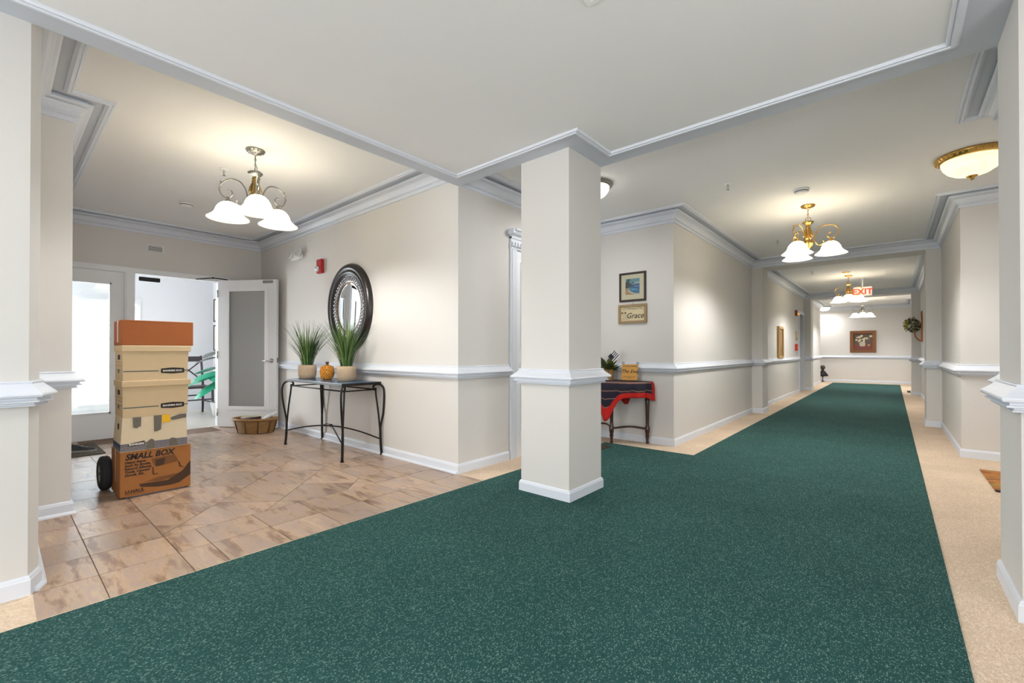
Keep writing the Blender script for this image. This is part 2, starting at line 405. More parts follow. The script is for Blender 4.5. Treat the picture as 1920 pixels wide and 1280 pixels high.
wall('corridor_wall', [(xR, b2 - .01), (xR, b3 + .01)], 'cream right corridor wall carrying the wall planter')
wall('corridor_wall', [(xR, b4 - .01), (xR, 15.5)], 'cream wall stub before the far right alcove')
wall('alcove_wall', [(xR + .0005, 15.5), (1.7, 15.5)], 'near side wall of the far right alcove')
wall('alcove_wall', [(1.6, 15.5), (1.6, 17.6)], 'back wall of the far right alcove')
wall('alcove_wall', [(1.7, 17.6), (xR + .0005, 17.6)], 'end wall of the far right alcove')
wall('corridor_wall', [(xR, 17.6), (xR, yZ)], 'cream right wall beside the end wall')
q = MB()
for a, c, z0, z1 in ((-4.3, -.9, -.02, TOP), (1.1, yF + .1, -.02, TOP), (-.9, 1.1, -.02, .35), (-.9, 1.1, 2.3, TOP)): q.box((1.52, a, z0), (1.64, c, z1))
struct(q.build('lobby_wall', WALL), 'cream right wall of the lobby beside the camera', 'wall')
q = MB(); q.box((1.54, -.9, .35), (1.62, -.85, 2.3)).box((1.54, 1.05, .35), (1.62, 1.1, 2.3)).box((1.54, -.9, .35), (1.62, 1.1, .4)).box((1.54, -.9, 2.25), (1.62, 1.1, 2.3)).box((1.55, .08, .35), (1.61, .12, 2.3))
struct(q.build('added_window_4', WHITE), 'white framed unseen side window beside the camera, added for fill light', 'window')  # unseen window, added to admit the side fill
wall('lobby_wall', [(1.64, yF), (RPx + .43, yF)], 'cream wall closing the lobby right of its right pillar', t=.4)
b = MB(); b.sweep([(-3.7, .135), (-2.93, .135), (xM, .10), (xM, -4.2)], [(0, -.02), (0, TOP), (-.14, TOP), (-.14, -.02)])
struct(b.build('lobby_wall', WALL), 'cream wall end at the left edge of the view beside the foyer opening', 'wall')
b = MB(); b.sweep([(xE - .1, yP), (xP, yP), (xP, .135), (-3.7, .135)], [(0, -.02), (0, TOP), (-.14, TOP), (-.14, -.02)])
struct(b.build('foyer_wall', WALL), 'cream foyer side wall ending in a pilaster left of the boxes', 'wall')
# lobby back wall with an added window for fill light (behind the camera)
q = MB(); wa, wb = -2.62, -.88
for a, c, z0, z1 in ((xM - .12, wa, -.02, TOP), (wb, 1.64, -.02, TOP), (wa, wb, -.02, .2), (wa, wb, 2.25, TOP)):
    q.box((a, -4.2, z0), (c, -4.34, z1))
struct(q.build('back_wall', WALL), 'cream lobby wall with an added window for fill light behind the viewpoint', 'wall')
q = MB(); q.box((wa, -4.22, .2), (wa + .05, -4.3, 2.25)).box((wb - .05, -4.22, .2), (wb, -4.3, 2.25)).box((wa, -4.22, .2), (wb, -4.3, .25)).box((wa, -4.22, 2.2), (wb, -4.3, 2.25)).box(((wa+wb)/2 - .02, -4.23, .2), ((wa+wb)/2 + .02, -4.29, 2.25))
struct(q.build('added_window_3', WHITE), 'white framed unseen window behind the viewpoint, added to let in fill light', 'window')  # unseen window, added so the back fills reach the lobby

# pilasters and pillars
def pier(name, x0, x1, y0, y1, label, top, loop=None):
    q = MB(); q.box((x0, y0, -.01), (x1, y1, top)); return struct(q.build(name, WALL), label, 'pillar')
p1 = pier('lobby_pillar', P1a, P1b, yF, yB, 'square cream pillar standing alone on the green carpet', ZC)
pier('lobby_pillar', RPx, RPx + .43, yF, yB - .0005, 'cream pillar at the right edge of the view', ZC)
pier('wall_pillar', xL - .02, pl, b1, b2, 'shallow cream pilaster on the left wall under the first beam', 2.487)
pier('wall_pillar', pr, xR + .02, b1, b2, 'shallow cream pilaster on the right wall under the first beam', 2.487)
pier('wall_pillar', xL - .02, pl, b3, b4, 'shallow cream pilaster on the left beside the dark door', 2.487)
pier('wall_pillar', pr, xR + .02, b3, b4, 'shallow cream pilaster on the right under the second beam', 2.487)

BASE = [(0, -.005), (.013, -.005), (.013, .064), (.010, .070), (.009, .076), (.004, .083), (0, .083)]
SHOE = [(.013, -.005), (.03, -.005), (.028, .008), (.02, .016), (.013, .018)]
RAIL = [(0, .923), (.013, .923), (.016, .918), (.013, .912), (.028, .895), (.046, .879), (.056, .871), (.059, .864), (.056, .856), (.036, .853), (.035, .843), (.045, .840), (.044, .833), (.022, .830), (.022, .823), (.028, .821), (.026, .815), (0, .815)]
RIGHT = [(1.52, yF), (RPx, yF), (RPx, yB), (xR, yB), (xR, 4.1), (1.6, 4.1), (1.6, yA), (xR, yA), (xR, b1), (pr, b1), (pr, b2), (xR, b2), (xR, b3), (pr, b3), (pr, b4), (xR, b4), (xR, 15.5), (1.6, 15.5), (1.6, 17.6), (xR, 17.6), (xR, yZ), (-3.5, yZ)]
RUNS = [([(xM, 3.27), (xM, yF), (xE, yF), (xE, 2.2)], False, 'around the mirror wall and alcove corner'),
        ([(xE, yP), (xP, yP), (xP, .135), (-2.93, .135), (xM, .10), (xM, -4.2)], False, 'around the foyer pilaster and left wall end'),
        ([(P1a, yF), (P1a, yB), (P1b, yB), (P1b, yF)], True, 'wrapped around the free standing lobby pillar'),
        ([(xL, 13.58), (xL, b2), (pl, b2), (pl, b1), (xL, b1), (xL, yT), (xM, yT), (xM, 4.36)], False, 'along the picture wall and left corridor wall'),
        ([(xL, 18.2), (xL, b4), (pl, b4), (pl, b3), (xL, b3), (xL, 14.44)], False, 'at the far left of the corridor past the dark door'),
        (RIGHT, False, 'along the right corridor wall and the end wall')]
for path, closed, where in RUNS:
    q = MB(); q.sweep(path, RAIL, closed); struct(q.build('chair_rail_trim', TRIM), 'stepped white chair rail ' + where, 'trim')
    q = MB(); q.sweep(path, BASE, closed); struct(q.build('baseboard', TRIM), 'white baseboard ' + where, 'baseboard')
for path, where in (([(xM - .001, yF), (xE, yF), (xE, 2.2)], 'along the mirror wall'), ([(xE, yP), (xP, yP), (xP, .135), (-2.93, .135), (xM - .02, .109)], 'around the foyer pilaster')):
    q = MB(); q.sweep(path, SHOE); struct(q.build('shoe_moulding', TRIM), 'thin white shoe moulding on the tiles ' + where, 'moulding')

# ------------------------------------------------------------------ entry wall, door frame, sidelight, vestibule
q = MB(); q.box((xE, yP - .2, 2.06), (xE - .14, yF + .1, TOP)).box((xE, 2.1, -.02), (xE - .14, yF + .1, 2.06)).box((xE, -1.2, -.02), (xE - .14, yP - .02, TOP))
struct(q.build('entry_wall', WALL), 'cream foyer end wall above the entry door and sidelight', 'wall')
t1 = thing('trim_1', 'white casing around the open entry door and tall sidelight', 'trim', kind='structure')
MB().box((xE + .018, yP, 2.03), (xE - .145, 2.19, 2.095)).build('header_casing', WHITE, t1)
MB().box((xE + .018, 2.06, 0), (xE - .145, 2.19, 2.03)).build('side_casing', WHITE, t1)
MB().box((xE + .012, 1.05, 0), (xE - .145, 1.145, 2.03)).box((xE + .02, 1.065, 0), (xE + .012, 1.12, 2.03)).build('mullion', WHITE, t1)
MB().box((xE + .018, yP + .002, 0), (xE - .145, yP + .03, 2.03)).build('side_casing', WHITE, t1)
s1 = thing('window_1', 'tall sidelight with white frame and clear pane beside the entry door', 'window', kind='structure')
gz0, gz1, gy0, gy1 = .305, 1.888, .47, .93
MB().box((xE - .03, yP + .03, 0), (xE - .075, gy0, 2.03)).build('stile', WHITE, s1)
MB().box((xE - .03, gy1, 0), (xE - .075, 1.05, 2.03)).build('stile', WHITE, s1)
MB().box((xE - .03, gy0, 0), (xE - .075, gy1, gz0)).build('bottom_rail', WHITE, s1)
MB().box((xE - .03, gy0, gz1), (xE - .075, gy1, 2.03)).build('top_rail', WHITE, s1)
q = MB()
for a, c in (((gy0, gz0), (gy0 + .018, gz1)), ((gy1 - .018, gz0), (gy1, gz1)), ((gy0, gz0), (gy1, gz0 + .018)), ((gy0, gz1 - .018), (gy1, gz1))):
    q.box((xE - .018, a[0], a[1]), (xE - .04, c[0], c[1]))
q.build('glazing_bead', WHITE, s1)
MB().box((xE - .05, gy0, gz0), (xE - .056, gy1, gz1)).build('pane', GLASS, s1)
BLACK = mat('black_metal', rgb(36, 36, 38), .4, .6)
CHROME = mat('brushed_steel', rgb(190, 190, 190), .25, 1)
c1 = thing('door_closer', 'dark box door closer under the entry door header', 'door closer', (xE - .02, 0, 0))
MB().rbox((0.02, 1.185, 1.945), (.0, 1.40, 1.998), .006).build('closer_body', BLACK, c1)
q = MB(); q.tube([(.03, 1.78, 2.035), (.15, 1.95, 2.06), (.17, 2.12, 2.055)], .007, 6); q.tube([(.15, 1.95, 2.05), (.15, 1.95, 2.07)], .013, 8)
q.build('closer_arm', BLACK, c1)

# entry door leaf, swung into the foyer
H0, H1 = Vector((xE + .03, 2.055)), Vector((-6.42, 2.535))
dang = math.atan2(H1.y - H0.y, H1.x - H0.x); LW = .885; DH = 2.035
leaf = thing('door_1', 'white entry door with a full glass pane, swung open into the foyer', 'door', (H0.x, H0.y, .008), dang, kind='structure')
a0, a1, za, zb_ = .155, .735, .27, 1.90
d = MB()
for (x0, z0, x1, z1) in ((0, 0, a0, DH), (a1, 0, LW, DH), (a0, 0, a1, za), (a0, zb_, a1, DH)): d.box((x0, -.022, z0), (x1, .022, z1))
d.build('leaf_frame', WHITE, leaf)
d = MB()
for sgn in (-1, 1):
    y0, y1 = sorted((sgn*.022, sgn*.034))
    for (x0, z0, x1, z1) in ((a0 - .03, za - .03, a0 + .02, zb_ + .03), (a1 - .02, za - .03, a1 + .03, zb_ + .03), (a0 + .02, za - .03, a1 - .02, za + .02), (a0 + .02, zb_ - .02, a1 - .02, zb_ + .03)):
        d.box((x0, y0, z0), (x1, y1, z1))
d.build('glazing_frame', WHITE, leaf)
def lightened_glass():  # diffuse grey mixed in, standing for light and reflections on the pane
    M = GLASS.copy(); M.name = 'lightened_door_glass'; nt = M.node_tree; out = [n for n in nt.nodes if n.type == 'OUTPUT_MATERIAL'][0]; old = out.inputs[0].links[0].from_socket
    d = nt.nodes.new('ShaderNodeBsdfDiffuse'); d.inputs[0].default_value = (.8, .8, .8, 1); mx = nt.nodes.new('ShaderNodeMixShader'); mx.inputs[0].default_value = .4
    nt.links.new(old, mx.inputs[1]); nt.links.new(d.outputs[0], mx.inputs[2]); nt.links.new(mx.outputs[0], out.inputs[0])
    return M
MB().box((a0, -.003, za), (a1, .003, zb_)).build('pane', lightened_glass(), leaf)
d = MB()
for sgn in (-1, 1):
    d.lathe([(0, .0), (.03, .0), (.03, .008), (.012, .012), (.011, .05), (0, .05)], 16, M=Matrix.Translation((LW - .065, sgn*.022, .92)) @ Matrix.Rotation(-sgn*PI/2, 4, 'X'))
    d.tube([(LW - .065, sgn*.065, .92), (LW - .1, sgn*.066, .92), (LW - .185, sgn*.062, .918)], [.010, .009, .007], 8)
d.build('lever_handle', CHROME, leaf)
MB().box((LW, -.012, .89), (LW + .004, .012, .96)).build('latch_plate', CHROME, leaf)
MB().box((LW - .2, -.03, DH - .05), (LW - .05, -.022, DH - .015)).box((LW - .12, -.034, DH - .047), (LW - .07, -.03, DH - .02)).build('closer_bracket', CHROME, leaf)
for z in (.2, 1.0, 1.85): MB().tube([(-.004, -.026, z - .05), (-.004, -.026, z + .05)], .008, 8).build('hinge', CHROME, leaf)

# vestibule shell
xV, yV0, yV1 = -9.62, -1.2, 2.66
VF = mat('vestibule_tile', rgb(214, 208, 198), .25, noise=.06, nscale=5)
MB().box((xE - .06, yV0, -.12), (xV, yV1, -.001)).build('vestibule_floor', VF)
struct(bpy.data.objects['vestibule_floor'], 'pale shiny floor of the bright room beyond the entry door', 'floor')
struct(MB().box((xE - .14, yV0 - .1, 2.62), (xV - .1, yV1 + .1, 2.75)).build('vestibule_ceiling', CEIL), 'cream ceiling of the bright room beyond the entry', 'ceiling')
struct(MB().box((xE - .14, yV1, -.02), (xV - .1, yV1 + .1, 2.75)).build('vestibule_wall', VWALL), 'white wall with two black framed pictures beyond the entry door', 'wall')
struct(MB().box((xE - .14, yV0, -.02), (xV - .1, yV0 - .1, 2.75)).build('vestibule_wall', VWALL), 'white far side wall of the bright room beyond the sidelight', 'wall')
q = MB(); wy0, wy1, wz0, wz1 = .84, 1.54, .2, 1.86
dy0, dy1 = -.85, .35
for a, c, z0, z1 in ((yV0, dy0, -.02, 2.75), (dy1, wy0, -.02, 2.75), (wy1, yV1, -.02, 2.75), (dy0, dy1, 2.1, 2.75), (wy0, wy1, -.02, wz0), (wy0, wy1, wz1, 2.75)):
    q.box((xV, a, z0), (xV - .1, c, z1))
struct(q.build('vestibule_wall', VWALL), 'white outer wall with the blind covered window beyond the entry', 'wall')
w2 = thing('window_2', 'bright window with white casing behind the slatted blinds', 'window', kind='structure')
q = MB()
for a, c in (((wy0 - .07, wz0 - .07), (wy0, wz1 + .07)), ((wy1, wz0 - .07), (wy1 + .07, wz1 + .07)), ((wy0, wz0 - .07), (wy1, wz0)), ((wy0, wz1), (wy1, wz1 + .07))): q.box((xV + .015, a[0], a[1]), (xV - .02, c[0], c[1]))
q.build('casing', WHITE, w2)
MB().box((xV - .08, wy0, wz0), (xV - .085, wy1, wz1)).build('pane', GLASS, w2)
q = MB(); q.box((xV - .02, dy0, 0), (xV - .08, dy0 + .09, 2.1)).box((xV - .02, dy1 - .09, 0), (xV - .08, dy1, 2.1)).box((xV - .02, dy0, 2.0), (xV - .08, dy1, 2.1)).box((xV - .02, dy0, 0), (xV - .08, dy1, .25))
d4 = struct(q.build('door_4', WHITE), 'white glazed outer door of the bright entry room', 'door')
MB().box((xV - .05, dy0 + .09, .25), (xV - .056, dy1 - .09, 2.0)).build('pane', GLASS, d4)
BLIND = mat('blind_slat', rgb(246, 247, 250), .5)
BLIND.node_tree.nodes['Principled BSDF'].inputs['Transmission Weight'].default_value = 0
def thin_slat():
    M = bpy.data.materials.new('translucent_slat'); M.use_nodes = True; nt = M.node_tree; b = nt.nodes['Principled BSDF']; b.inputs['Base Color'].default_value = rgb(244, 246, 250); out = [n for n in nt.nodes if n.type == 'OUTPUT_MATERIAL'][0]
    t = nt.nodes.new('ShaderNodeBsdfTranslucent'); t.inputs[0].default_value = (.8, .85, .95, 1); mx = nt.nodes.new('ShaderNodeMixShader'); mx.inputs[0].default_value = .012
    nt.links.new(b.outputs[0], mx.inputs[1]); nt.links.new(t.outputs[0], mx.inputs[2]); nt.links.new(mx.outputs[0], out.inputs[0])
    return M
SLAT = thin_slat()
bl = thing('window_blinds', 'white horizontal slatted blinds lowered over the bright window', 'blinds', (xV + .03, (wy0 + wy1)/2, 0))
MB().box((-.02, -.36, wz1 - .02), (.03, .36, wz1 + .03)).build('head_rail', BLIND, bl)
nsl = 34; slat = None
for k in range(nsl):
    z = wz0 + .03 + (wz1 - wz0 - .06) * k / nsl
    if slat is None:
        slat = MB().add([(.012, -.345, -.026), (.012, .345, -.026), (.003, .345, .002), (.003, -.345, .002), (-.012, .345, .026), (-.012, -.345, .026)], [(0, 1, 2, 3), (3, 2, 4, 5)]).build('slat', SLAT, bl); slat.location.z = z
    else:
        o = slat.copy(); COL.objects.link(o); o.location.z = z
MB().box((-.02, -.345, wz0), (.02, .345, wz0 + .018)).build('bottom_rail', BLIND, bl)

# alcove door with dentil head, on the wall left of the pillar
t2 = thing('trim_2', 'white dentil headed casing of the alcove door beside the pillar', 'trim', kind='structure')
for y0, y1 in ((3.285, 3.375), (4.265, 4.355)): MB().box((xM, y0, 0), (xM + .02, y1, 2.06)).box((xM + .02, y0 + .015, 0), (xM + .026, y0 + .03, 2.06)).build('side_casing', TRIM, t2)
MB().box((xM, 3.285, 2.06), (xM + .022, 4.355, 2.18)).build('frieze', TRIM, t2)
hd = MB(); hd.sweep([(xM, 4.355), (xM, 3.285)], [(0, 2.16), (.03, 2.16), (.035, 2.185), (.06, 2.2), (.075, 2.225), (.09, 2.23), (.09, 2.245), (0, 2.245)]); hd.build('cornice', TRIM, t2)
MB().box((xM, 3.262, 2.2), (xM + .075, 3.287, 2.245)).build('cornice_return', TRIM, t2)
dn = None
for k in range(27):
    if dn is None: dn = MB().box((xM + .02, 3.29, 2.085), (xM + .045, 3.312, 2.125)).build('dentil', TRIM, t2)
    else:
        o = dn.copy(); COL.objects.link(o); o.location.y = k * .04
d2 = thing('door_2', 'white panelled alcove door half hidden by the pillar', 'door', (xM, 3.375, 0), kind='structure')
MB().box((-.02, 0, 0), (.006, .89, 2.06)).build('slab', WHITE, d2)
for z0, z1 in ((.2, .95), (1.1, 1.95)):
    for y0 in (.07, .49):
        q = MB()
        for a, c in (((y0, z0), (y0 + .03, z1)), ((y0 + .3, z0), (y0 + .33, z1)), ((y0 + .03, z0), (y0 + .3, z0 + .03)), ((y0 + .03, z1 - .03), (y0 + .3, z1))): q.box((.006, a[0], a[1]), (.016, c[0], c[1]))
        q.build('panel', WHITE, d2)
MB().sphere((.05, .83, .95), .027).tube([(.0, .83, .95), (.05, .83, .95)], .012, 8).build('knob', mat('brass', rgb(190, 150, 80), .3, 1), d2)

# dark corridor door in the left wall
t3 = thing('trim_3', 'white casing of the dark door far down the corridor', 'trim', kind='structure')
MB().box((xL, 13.58, 0), (xL + .02, 13.66, 2.03)).build('side_casing', TRIM, t3)
MB().box((xL - .115, 14.30, 0), (xL + .02, 14.44, 2.03)).build('side_casing', TRIM, t3)
MB().box((xL - .02, 13.58, 2.03), (xL + .02, 14.44, 2.11)).build('head_casing', TRIM, t3)
d3 = thing('door_3', 'dark grey door recessed in the left corridor wall', 'door', (xL - .10, 13.66, 0), kind='structure')
MB().box((-.04, 0, 0), (.0, .64, 2.03)).build('slab', mat('dark_door', rgb(70, 72, 78), .45), d3)
MB().tube([(0, .08, .95), (.05, .08, .95), (.055, .19, .95)], .011, 8).build('lever_handle', BLACK, d3)

# ------------------------------------------------------------------ lamps
def smooth(pts, k=5):
    P = [Vector(p) for p in pts]; out = []
    for i in range(len(P)-1):
        p0, p1, p2, p3 = P[max(i-1, 0)], P[i], P[i+1], P[min(i+2, len(P)-1)]
        for j in range(k):
            t = j / k
            out.append(.5 * ((2*p1) + (-p0+p2)*t + (2*p0-5*p1+4*p2-p3)*t*t + (-p0+3*p1-3*p2+p3)*t**3))
    return out + [P[-1]]
def shade_mat(name, color, estr, core=None):
    M = bpy.data.materials.new(name); M.use_nodes = True; nt = M.node_tree
    for n in list(nt.nodes): nt.nodes.remove(n)
    out = nt.nodes.new('ShaderNodeOutputMaterial'); d = nt.nodes.new('ShaderNodeBsdfDiffuse'); t = nt.nodes.new('ShaderNodeBsdfTranslucent'); e = nt.nodes.new('ShaderNodeEmission')
    tc = nt.nodes.new('ShaderNodeTexCoord'); n = nt.nodes.new('ShaderNodeTexNoise'); n.inputs['Scale'].default_value = 7; n.inputs['Detail'].default_value = 5; n.inputs['Distortion'].default_value = 1.5
    nt.links.new(tc.outputs['Object'], n.inputs['Vector'])
    rp = nt.nodes.new('ShaderNodeValToRGB'); rp.color_ramp.elements[0].position = .3; rp.color_ramp.elements[0].color = (color[0]*.93, color[1]*.88, color[2]*.72, 1); rp.color_ramp.elements[1].position = .6; rp.color_ramp.elements[1].color = color
    nt.links.new(n.outputs[0], rp.inputs[0])
    for x in (d, t): nt.links.new(rp.outputs[0], x.inputs[0])
    nt.links.new(rp.outputs[0], e.inputs[0]); e.inputs[1].default_value = estr
    if core:                                           # the bulb glows strongest through the crown of the shade
        sp = nt.nodes.new('ShaderNodeSeparateXYZ'); nt.links.new(tc.outputs['Object'], sp.inputs[0]); mr = nt.nodes.new('ShaderNodeMapRange')
        mr.inputs[1].default_value = -.53; mr.inputs[2].default_value = -.47; mr.inputs[3].default_value = estr; mr.inputs[4].default_value = core
        nt.links.new(sp.outputs[2], mr.inputs[0]); nt.links.new(mr.outputs[0], e.inputs[1])
    mx = nt.nodes.new('ShaderNodeMixShader'); mx.inputs[0].default_value = .35; nt.links.new(d.outputs[0], mx.inputs[1]); nt.links.new(t.outputs[0], mx.inputs[2])
    ad = nt.nodes.new('ShaderNodeAddShader'); nt.links.new(mx.outputs[0], ad.inputs[0]); nt.links.new(e.outputs[0], ad.inputs[1]); nt.links.new(ad.outputs[0], out.inputs[0])
    return M
SHADE = shade_mat('alabaster_shade', (1, .965, .88, 1), .5, 5.5)
DOME = shade_mat('alabaster_dome', (1, .94, .74, 1), .62)
DOMEW = shade_mat('white_glass_dome', (1, .98, .95, 1), 3.0)
GOLD = mat('polished_brass', rgb(196, 158, 88), .28, 1, noise=.25, nscale=60)
PEWTER = mat('antique_pewter', rgb(150, 148, 142), .35, 1, noise=.3, nscale=70)
AGOLD = mat('antique_gold', rgb(168, 142, 92), .38, 1, noise=.35, nscale=80)
WARM = (.98, .99, 1)
P_CH, P_FL = 20, 8
ARM = [(.135, -.398), (.138, -.418), (.115, -.436), (.085, -.432), (.066, -.40), (.060, -.355), (.075, -.30), (.11, -.252), (.16, -.232), (.21, -.238), (.25, -.265), (.266, -.306), (.252, -.35), (.222, -.376), (.19, -.373), (.170, -.352), (.174, -.326), (.196, -.318)]
def chandelier(loc, ang, body, frame, label, group='chandeliers with three bell shades', k=1.0, power=P_CH):
    c = thing('chandelier', label, 'chandelier', loc, 0, group); c.scale = (k, k, k)
    q = MB(); q.lathe([(0, 0), (.066, 0), (.068, -.006), (.06, -.012), (.05, -.013), (.046, -.022), (.03, -.028), (.012, -.034), (.006, -.045), (0, -.045)], 28)
    for i in range(12):
        a = i*PI/6; q.sphere((.056*math.cos(a), .056*math.sin(a), -.014), .007, 8, 5)
    q.build('canopy', frame, c)
    q = MB()
    for i in range(4):
        z = -.055 - i*.02; cth = (i % 2) * PI/2
        q.tube([(.006*math.cos(a)*math.cos(cth), .006*math.cos(a)*math.sin(cth), z + .013*math.sin(a)) for a in [2*PI*j/10 for j in range(10)]], .0022, 6, closed=True)
    q.tube([(.024*math.cos(a), .004, -.15 + .024*math.sin(a)) for a in [2*PI*j/20 for j in range(20)]], .0028, 6, closed=True)
    q.tube([(0, 0, -.05), (0, 0, -.18)], .0018, 6)
    q.build('chain', frame, c)
    q = MB(); q.lathe([(0, -.176), (.018, -.178), (.05, -.176), (.054, -.182), (.042, -.196), (.026, -.208), (.02, -.214), (0, -.216)], 24)
    q.build('cup', frame, c)
    q = MB(); q.lathe([(.018, -.21), (.024, -.222), (.024, -.232), (.02, -.236), (.026, -.245), (.022, -.256), (.028, -.29), (.034, -.33), (.03, -.345), (.04, -.352), (.041, -.362), (.032, -.368), (.038, -.385), (.04, -.41), (.03, -.44), (.016, -.462), (.008, -.475), (.01, -.482), (0, -.492)], 24)
    for i in range(9):
        a = i*2*PI/9
        q.tube([(.024*math.cos(a), .024*math.sin(a), -.26), (.035*math.cos(a), .035*math.sin(a), -.29), (.04*math.cos(a), .04*math.sin(a), -.325), (.046*math.cos(a), .046*math.sin(a), -.338)], [.002, .006, .006, .002], 6)
        q.tube([(.036*math.cos(a+.3), .036*math.sin(a+.3), -.37), (.044*math.cos(a+.3), .044*math.sin(a+.3), -.4), (.03*math.cos(a+.3), .03*math.sin(a+.3), -.448)], [.003, .006, .002], 6)
    q.build('column', body, c)
    arm = shd = cap = bulb = None
    for i in range(3):
        a = ang + i*2*PI/3
        if arm is None:
            q = MB(); path = smooth([(r, 0, z) for r, z in ARM], 4); n = len(path)
            q.tube(path, [.0052 if 6 < j < n-8 else .004 for j in range(n)], 8)
            for r, z in ((.135, -.398), (.196, -.318)): q.sphere((r, 0, z), .008, 8, 6)
            for j, (r, z) in enumerate(((.262, -.28), (.268, -.31), (.255, -.255))): q.sphere((r, 0, z), .009, 6, 4, sc=(.6, 1.2, 1))
            arm = q.build('arm', frame, c)
            cap = MB().lathe([(.006, -.368), (.012, -.378), (.014, -.39), (.026, -.4), (.034, -.414), (.034, -.42), (0, -.42)], 20, (.2, 0, 0)).build('shade_cap', frame, arm)
            shd = MB().lathe([(.034, -.414), (.05, -.422), (.07, -.442), (.083, -.465), (.090, -.488), (.104, -.508), (.124, -.524), (.143, -.537), (.145, -.541), (.141, -.541), (.122, -.529), (.10, -.512), (.086, -.49), (.079, -.467), (.066, -.446), (.048, -.427), (.034, -.418)], 32, (.2, 0, 0)).build('shade', SHADE, arm)
            arm.rotation_euler.z = a; A = arm
        else:
            A = copy_tree(arm, c); A.rotation_euler.z = a
    for i in range(3):
        a = ang + i*2*PI/3; point('chandelier_bulb', (.2*math.cos(a), .2*math.sin(a), -.49), power, WARM, .03, c)
    return c
chandelier((-3.92, 1.375, ZF), math.radians(70.7 - 85), AGOLD, PEWTER, 'pewter scroll armed chandelier hanging over the tiled foyer', k=1.04, power=17)
chandelier((-.68, 5.69, ZC), math.radians(8), GOLD, GOLD, 'brass three armed chandelier nearest the lobby in the corridor')
chandelier((-.675, 11.45, ZC), math.radians(3.4 - 90), GOLD, GOLD, 'brass three armed chandelier in front of the exit sign')
chandelier((-.66, 16.8, ZC), math.radians(2 - 88), PEWTER, PEWTER, 'silvery chandelier hanging farthest down the corridor')

def flush(loc, r, rim, dome, label, power=P_FL, fin=True):
    c = thing('ceiling_light', label, 'ceiling light', loc, 0, 'bowl shaped ceiling lights'); k = r / .24
    q = MB(); q.lathe([(.15*k, 0), (.236*k, 0), (.246*k, -.01*k), (.240*k, -.024*k), (.226*k, -.044*k), (.208*k, -.052*k), (.2*k, -.048*k), (.2*k, -.02*k)], 48)
    for i in range(40):
        a = i*2*PI/40; q.sphere((.234*k*math.cos(a), .234*k*math.sin(a), -.028*k), .014*k, 6, 4, sc=(.8, .8, 1.1))
    q.build('rim', rim, c)
    MB().lathe([(.206*k, -.036*k), (.202*k, -.07*k), (.188*k, -.105*k), (.16*k, -.14*k), (.12*k, -.168*k), (.075*k, -.185*k), (.035*k, -.192*k), (.001, -.194*k)], 40).build('glass_bowl', dome, c)
    MB().lathe([(.034*k, -.186*k), (.04*k, -.193*k), (.034*k, -.202*k), (.016*k, -.209*k), (.018*k, -.218*k), (.009*k, -.228*k), (0, -.233*k)], 16).build('finial', rim, c)
    l = bpy.data.lights.new('ceiling_light_bulb', 'AREA'); l.shape = 'DISK'; l.size = .3*k; l.energy = power; l.color = WARM
    o = bpy.data.objects.new('ceiling_light_bulb', l); COL.objects.link(o); o.location = (0, 0, -.24*k); o.parent = c
    return c
flush((.49, 5.06, ZC), .215, GOLD, DOME, 'brass rimmed alabaster bowl light on the right alcove ceiling')
flush((-2.13, 3.66, ZC), .175, PEWTER, DOMEW, 'silver rimmed white bowl light peeking out behind the lobby pillar')
flush((.62, 16.5, ZC), .2, PEWTER, DOMEW, 'bright bowl light over the far right alcove', 18)
flush((-1.78, 18.75, ZC), .2, PEWTER, DOMEW, 'bright bowl light over the far left passage', 13)
flush((-1.9, -1.3, ZL), .2, GOLD, DOME, 'unseen brass rimmed bowl light added to fill the lobby behind the viewpoint, foyer side', 12)  # lamp out of view, added to light the lobby
flush((.6, -1.3, ZL), .2, GOLD, DOME, 'unseen brass rimmed bowl light added to fill the lobby behind the viewpoint, corridor side', 12)  # second added lamp, also out of view

# ------------------------------------------------------------------ ceiling fittings
PLASTIC = mat('white_plastic', rgb(238, 238, 236), .45)
def smoke(loc, label):
    c = thing('smoke_detector', label, 'smoke detector', loc)
    MB().lathe([(0, 0), (.068, 0), (.068, -.012), (.06, -.016), (.055, -.03), (.045, -.04), (0, -.042)], 28).build('housing', PLASTIC, c)
    MB().lathe([(.0575, -.019), (.0595, -.019), (.058, -.025), (.0555, -.025)], 28).build('vent_slot', mat('dark_plastic', rgb(60, 60, 60), .6), c)
smoke((-5.9, 1.375, ZF), 'round white smoke detector on the foyer ceiling')
smoke((-.66, 5.107 - .02, ZC), 'round white smoke detector near the first brass chandelier')
def sprinkler(loc, label):
    c = thing('sprinkler_head', label, 'sprinkler', loc)
    MB().lathe([(0, 0), (.036, 0), (.034, -.006), (.014, -.01), (0, -.01)], 20).build('escutcheon', PLASTIC, c)
    q = MB(); q.tube([(0, 0, -.008), (0, 0, -.03)], .008, 8); q.tube([(-.008, 0, -.03), (-.009, 0, -.045), (0, 0, -.055)], .0025, 6); q.tube([(.008, 0, -.03), (.009, 0, -.045), (0, 0, -.055)], .0025, 6); q.lathe([(0, -.055), (.015, -.055), (.015, -.057), (0, -.057)], 12)
    q.build('deflector', CHROME, c)
sprinkler((-4.54, 1.335, ZF), 'small sprinkler head beside the foyer chandelier')
sprinkler((-1.16, 4.462, ZC), 'small sprinkler head on the corridor ceiling nearest the lobby')
sprinkler((-1.214, 7.153, ZC), 'small sprinkler head left of the nearest brass chandelier')
sprinkler((-1.177, 10.396, ZC), 'small sprinkler head past the first beam')
c = thing('cover_plate', 'flat brass disc on the ceiling just before the second brass chandelier', 'cover plate', (-.68, 10.95, ZC))
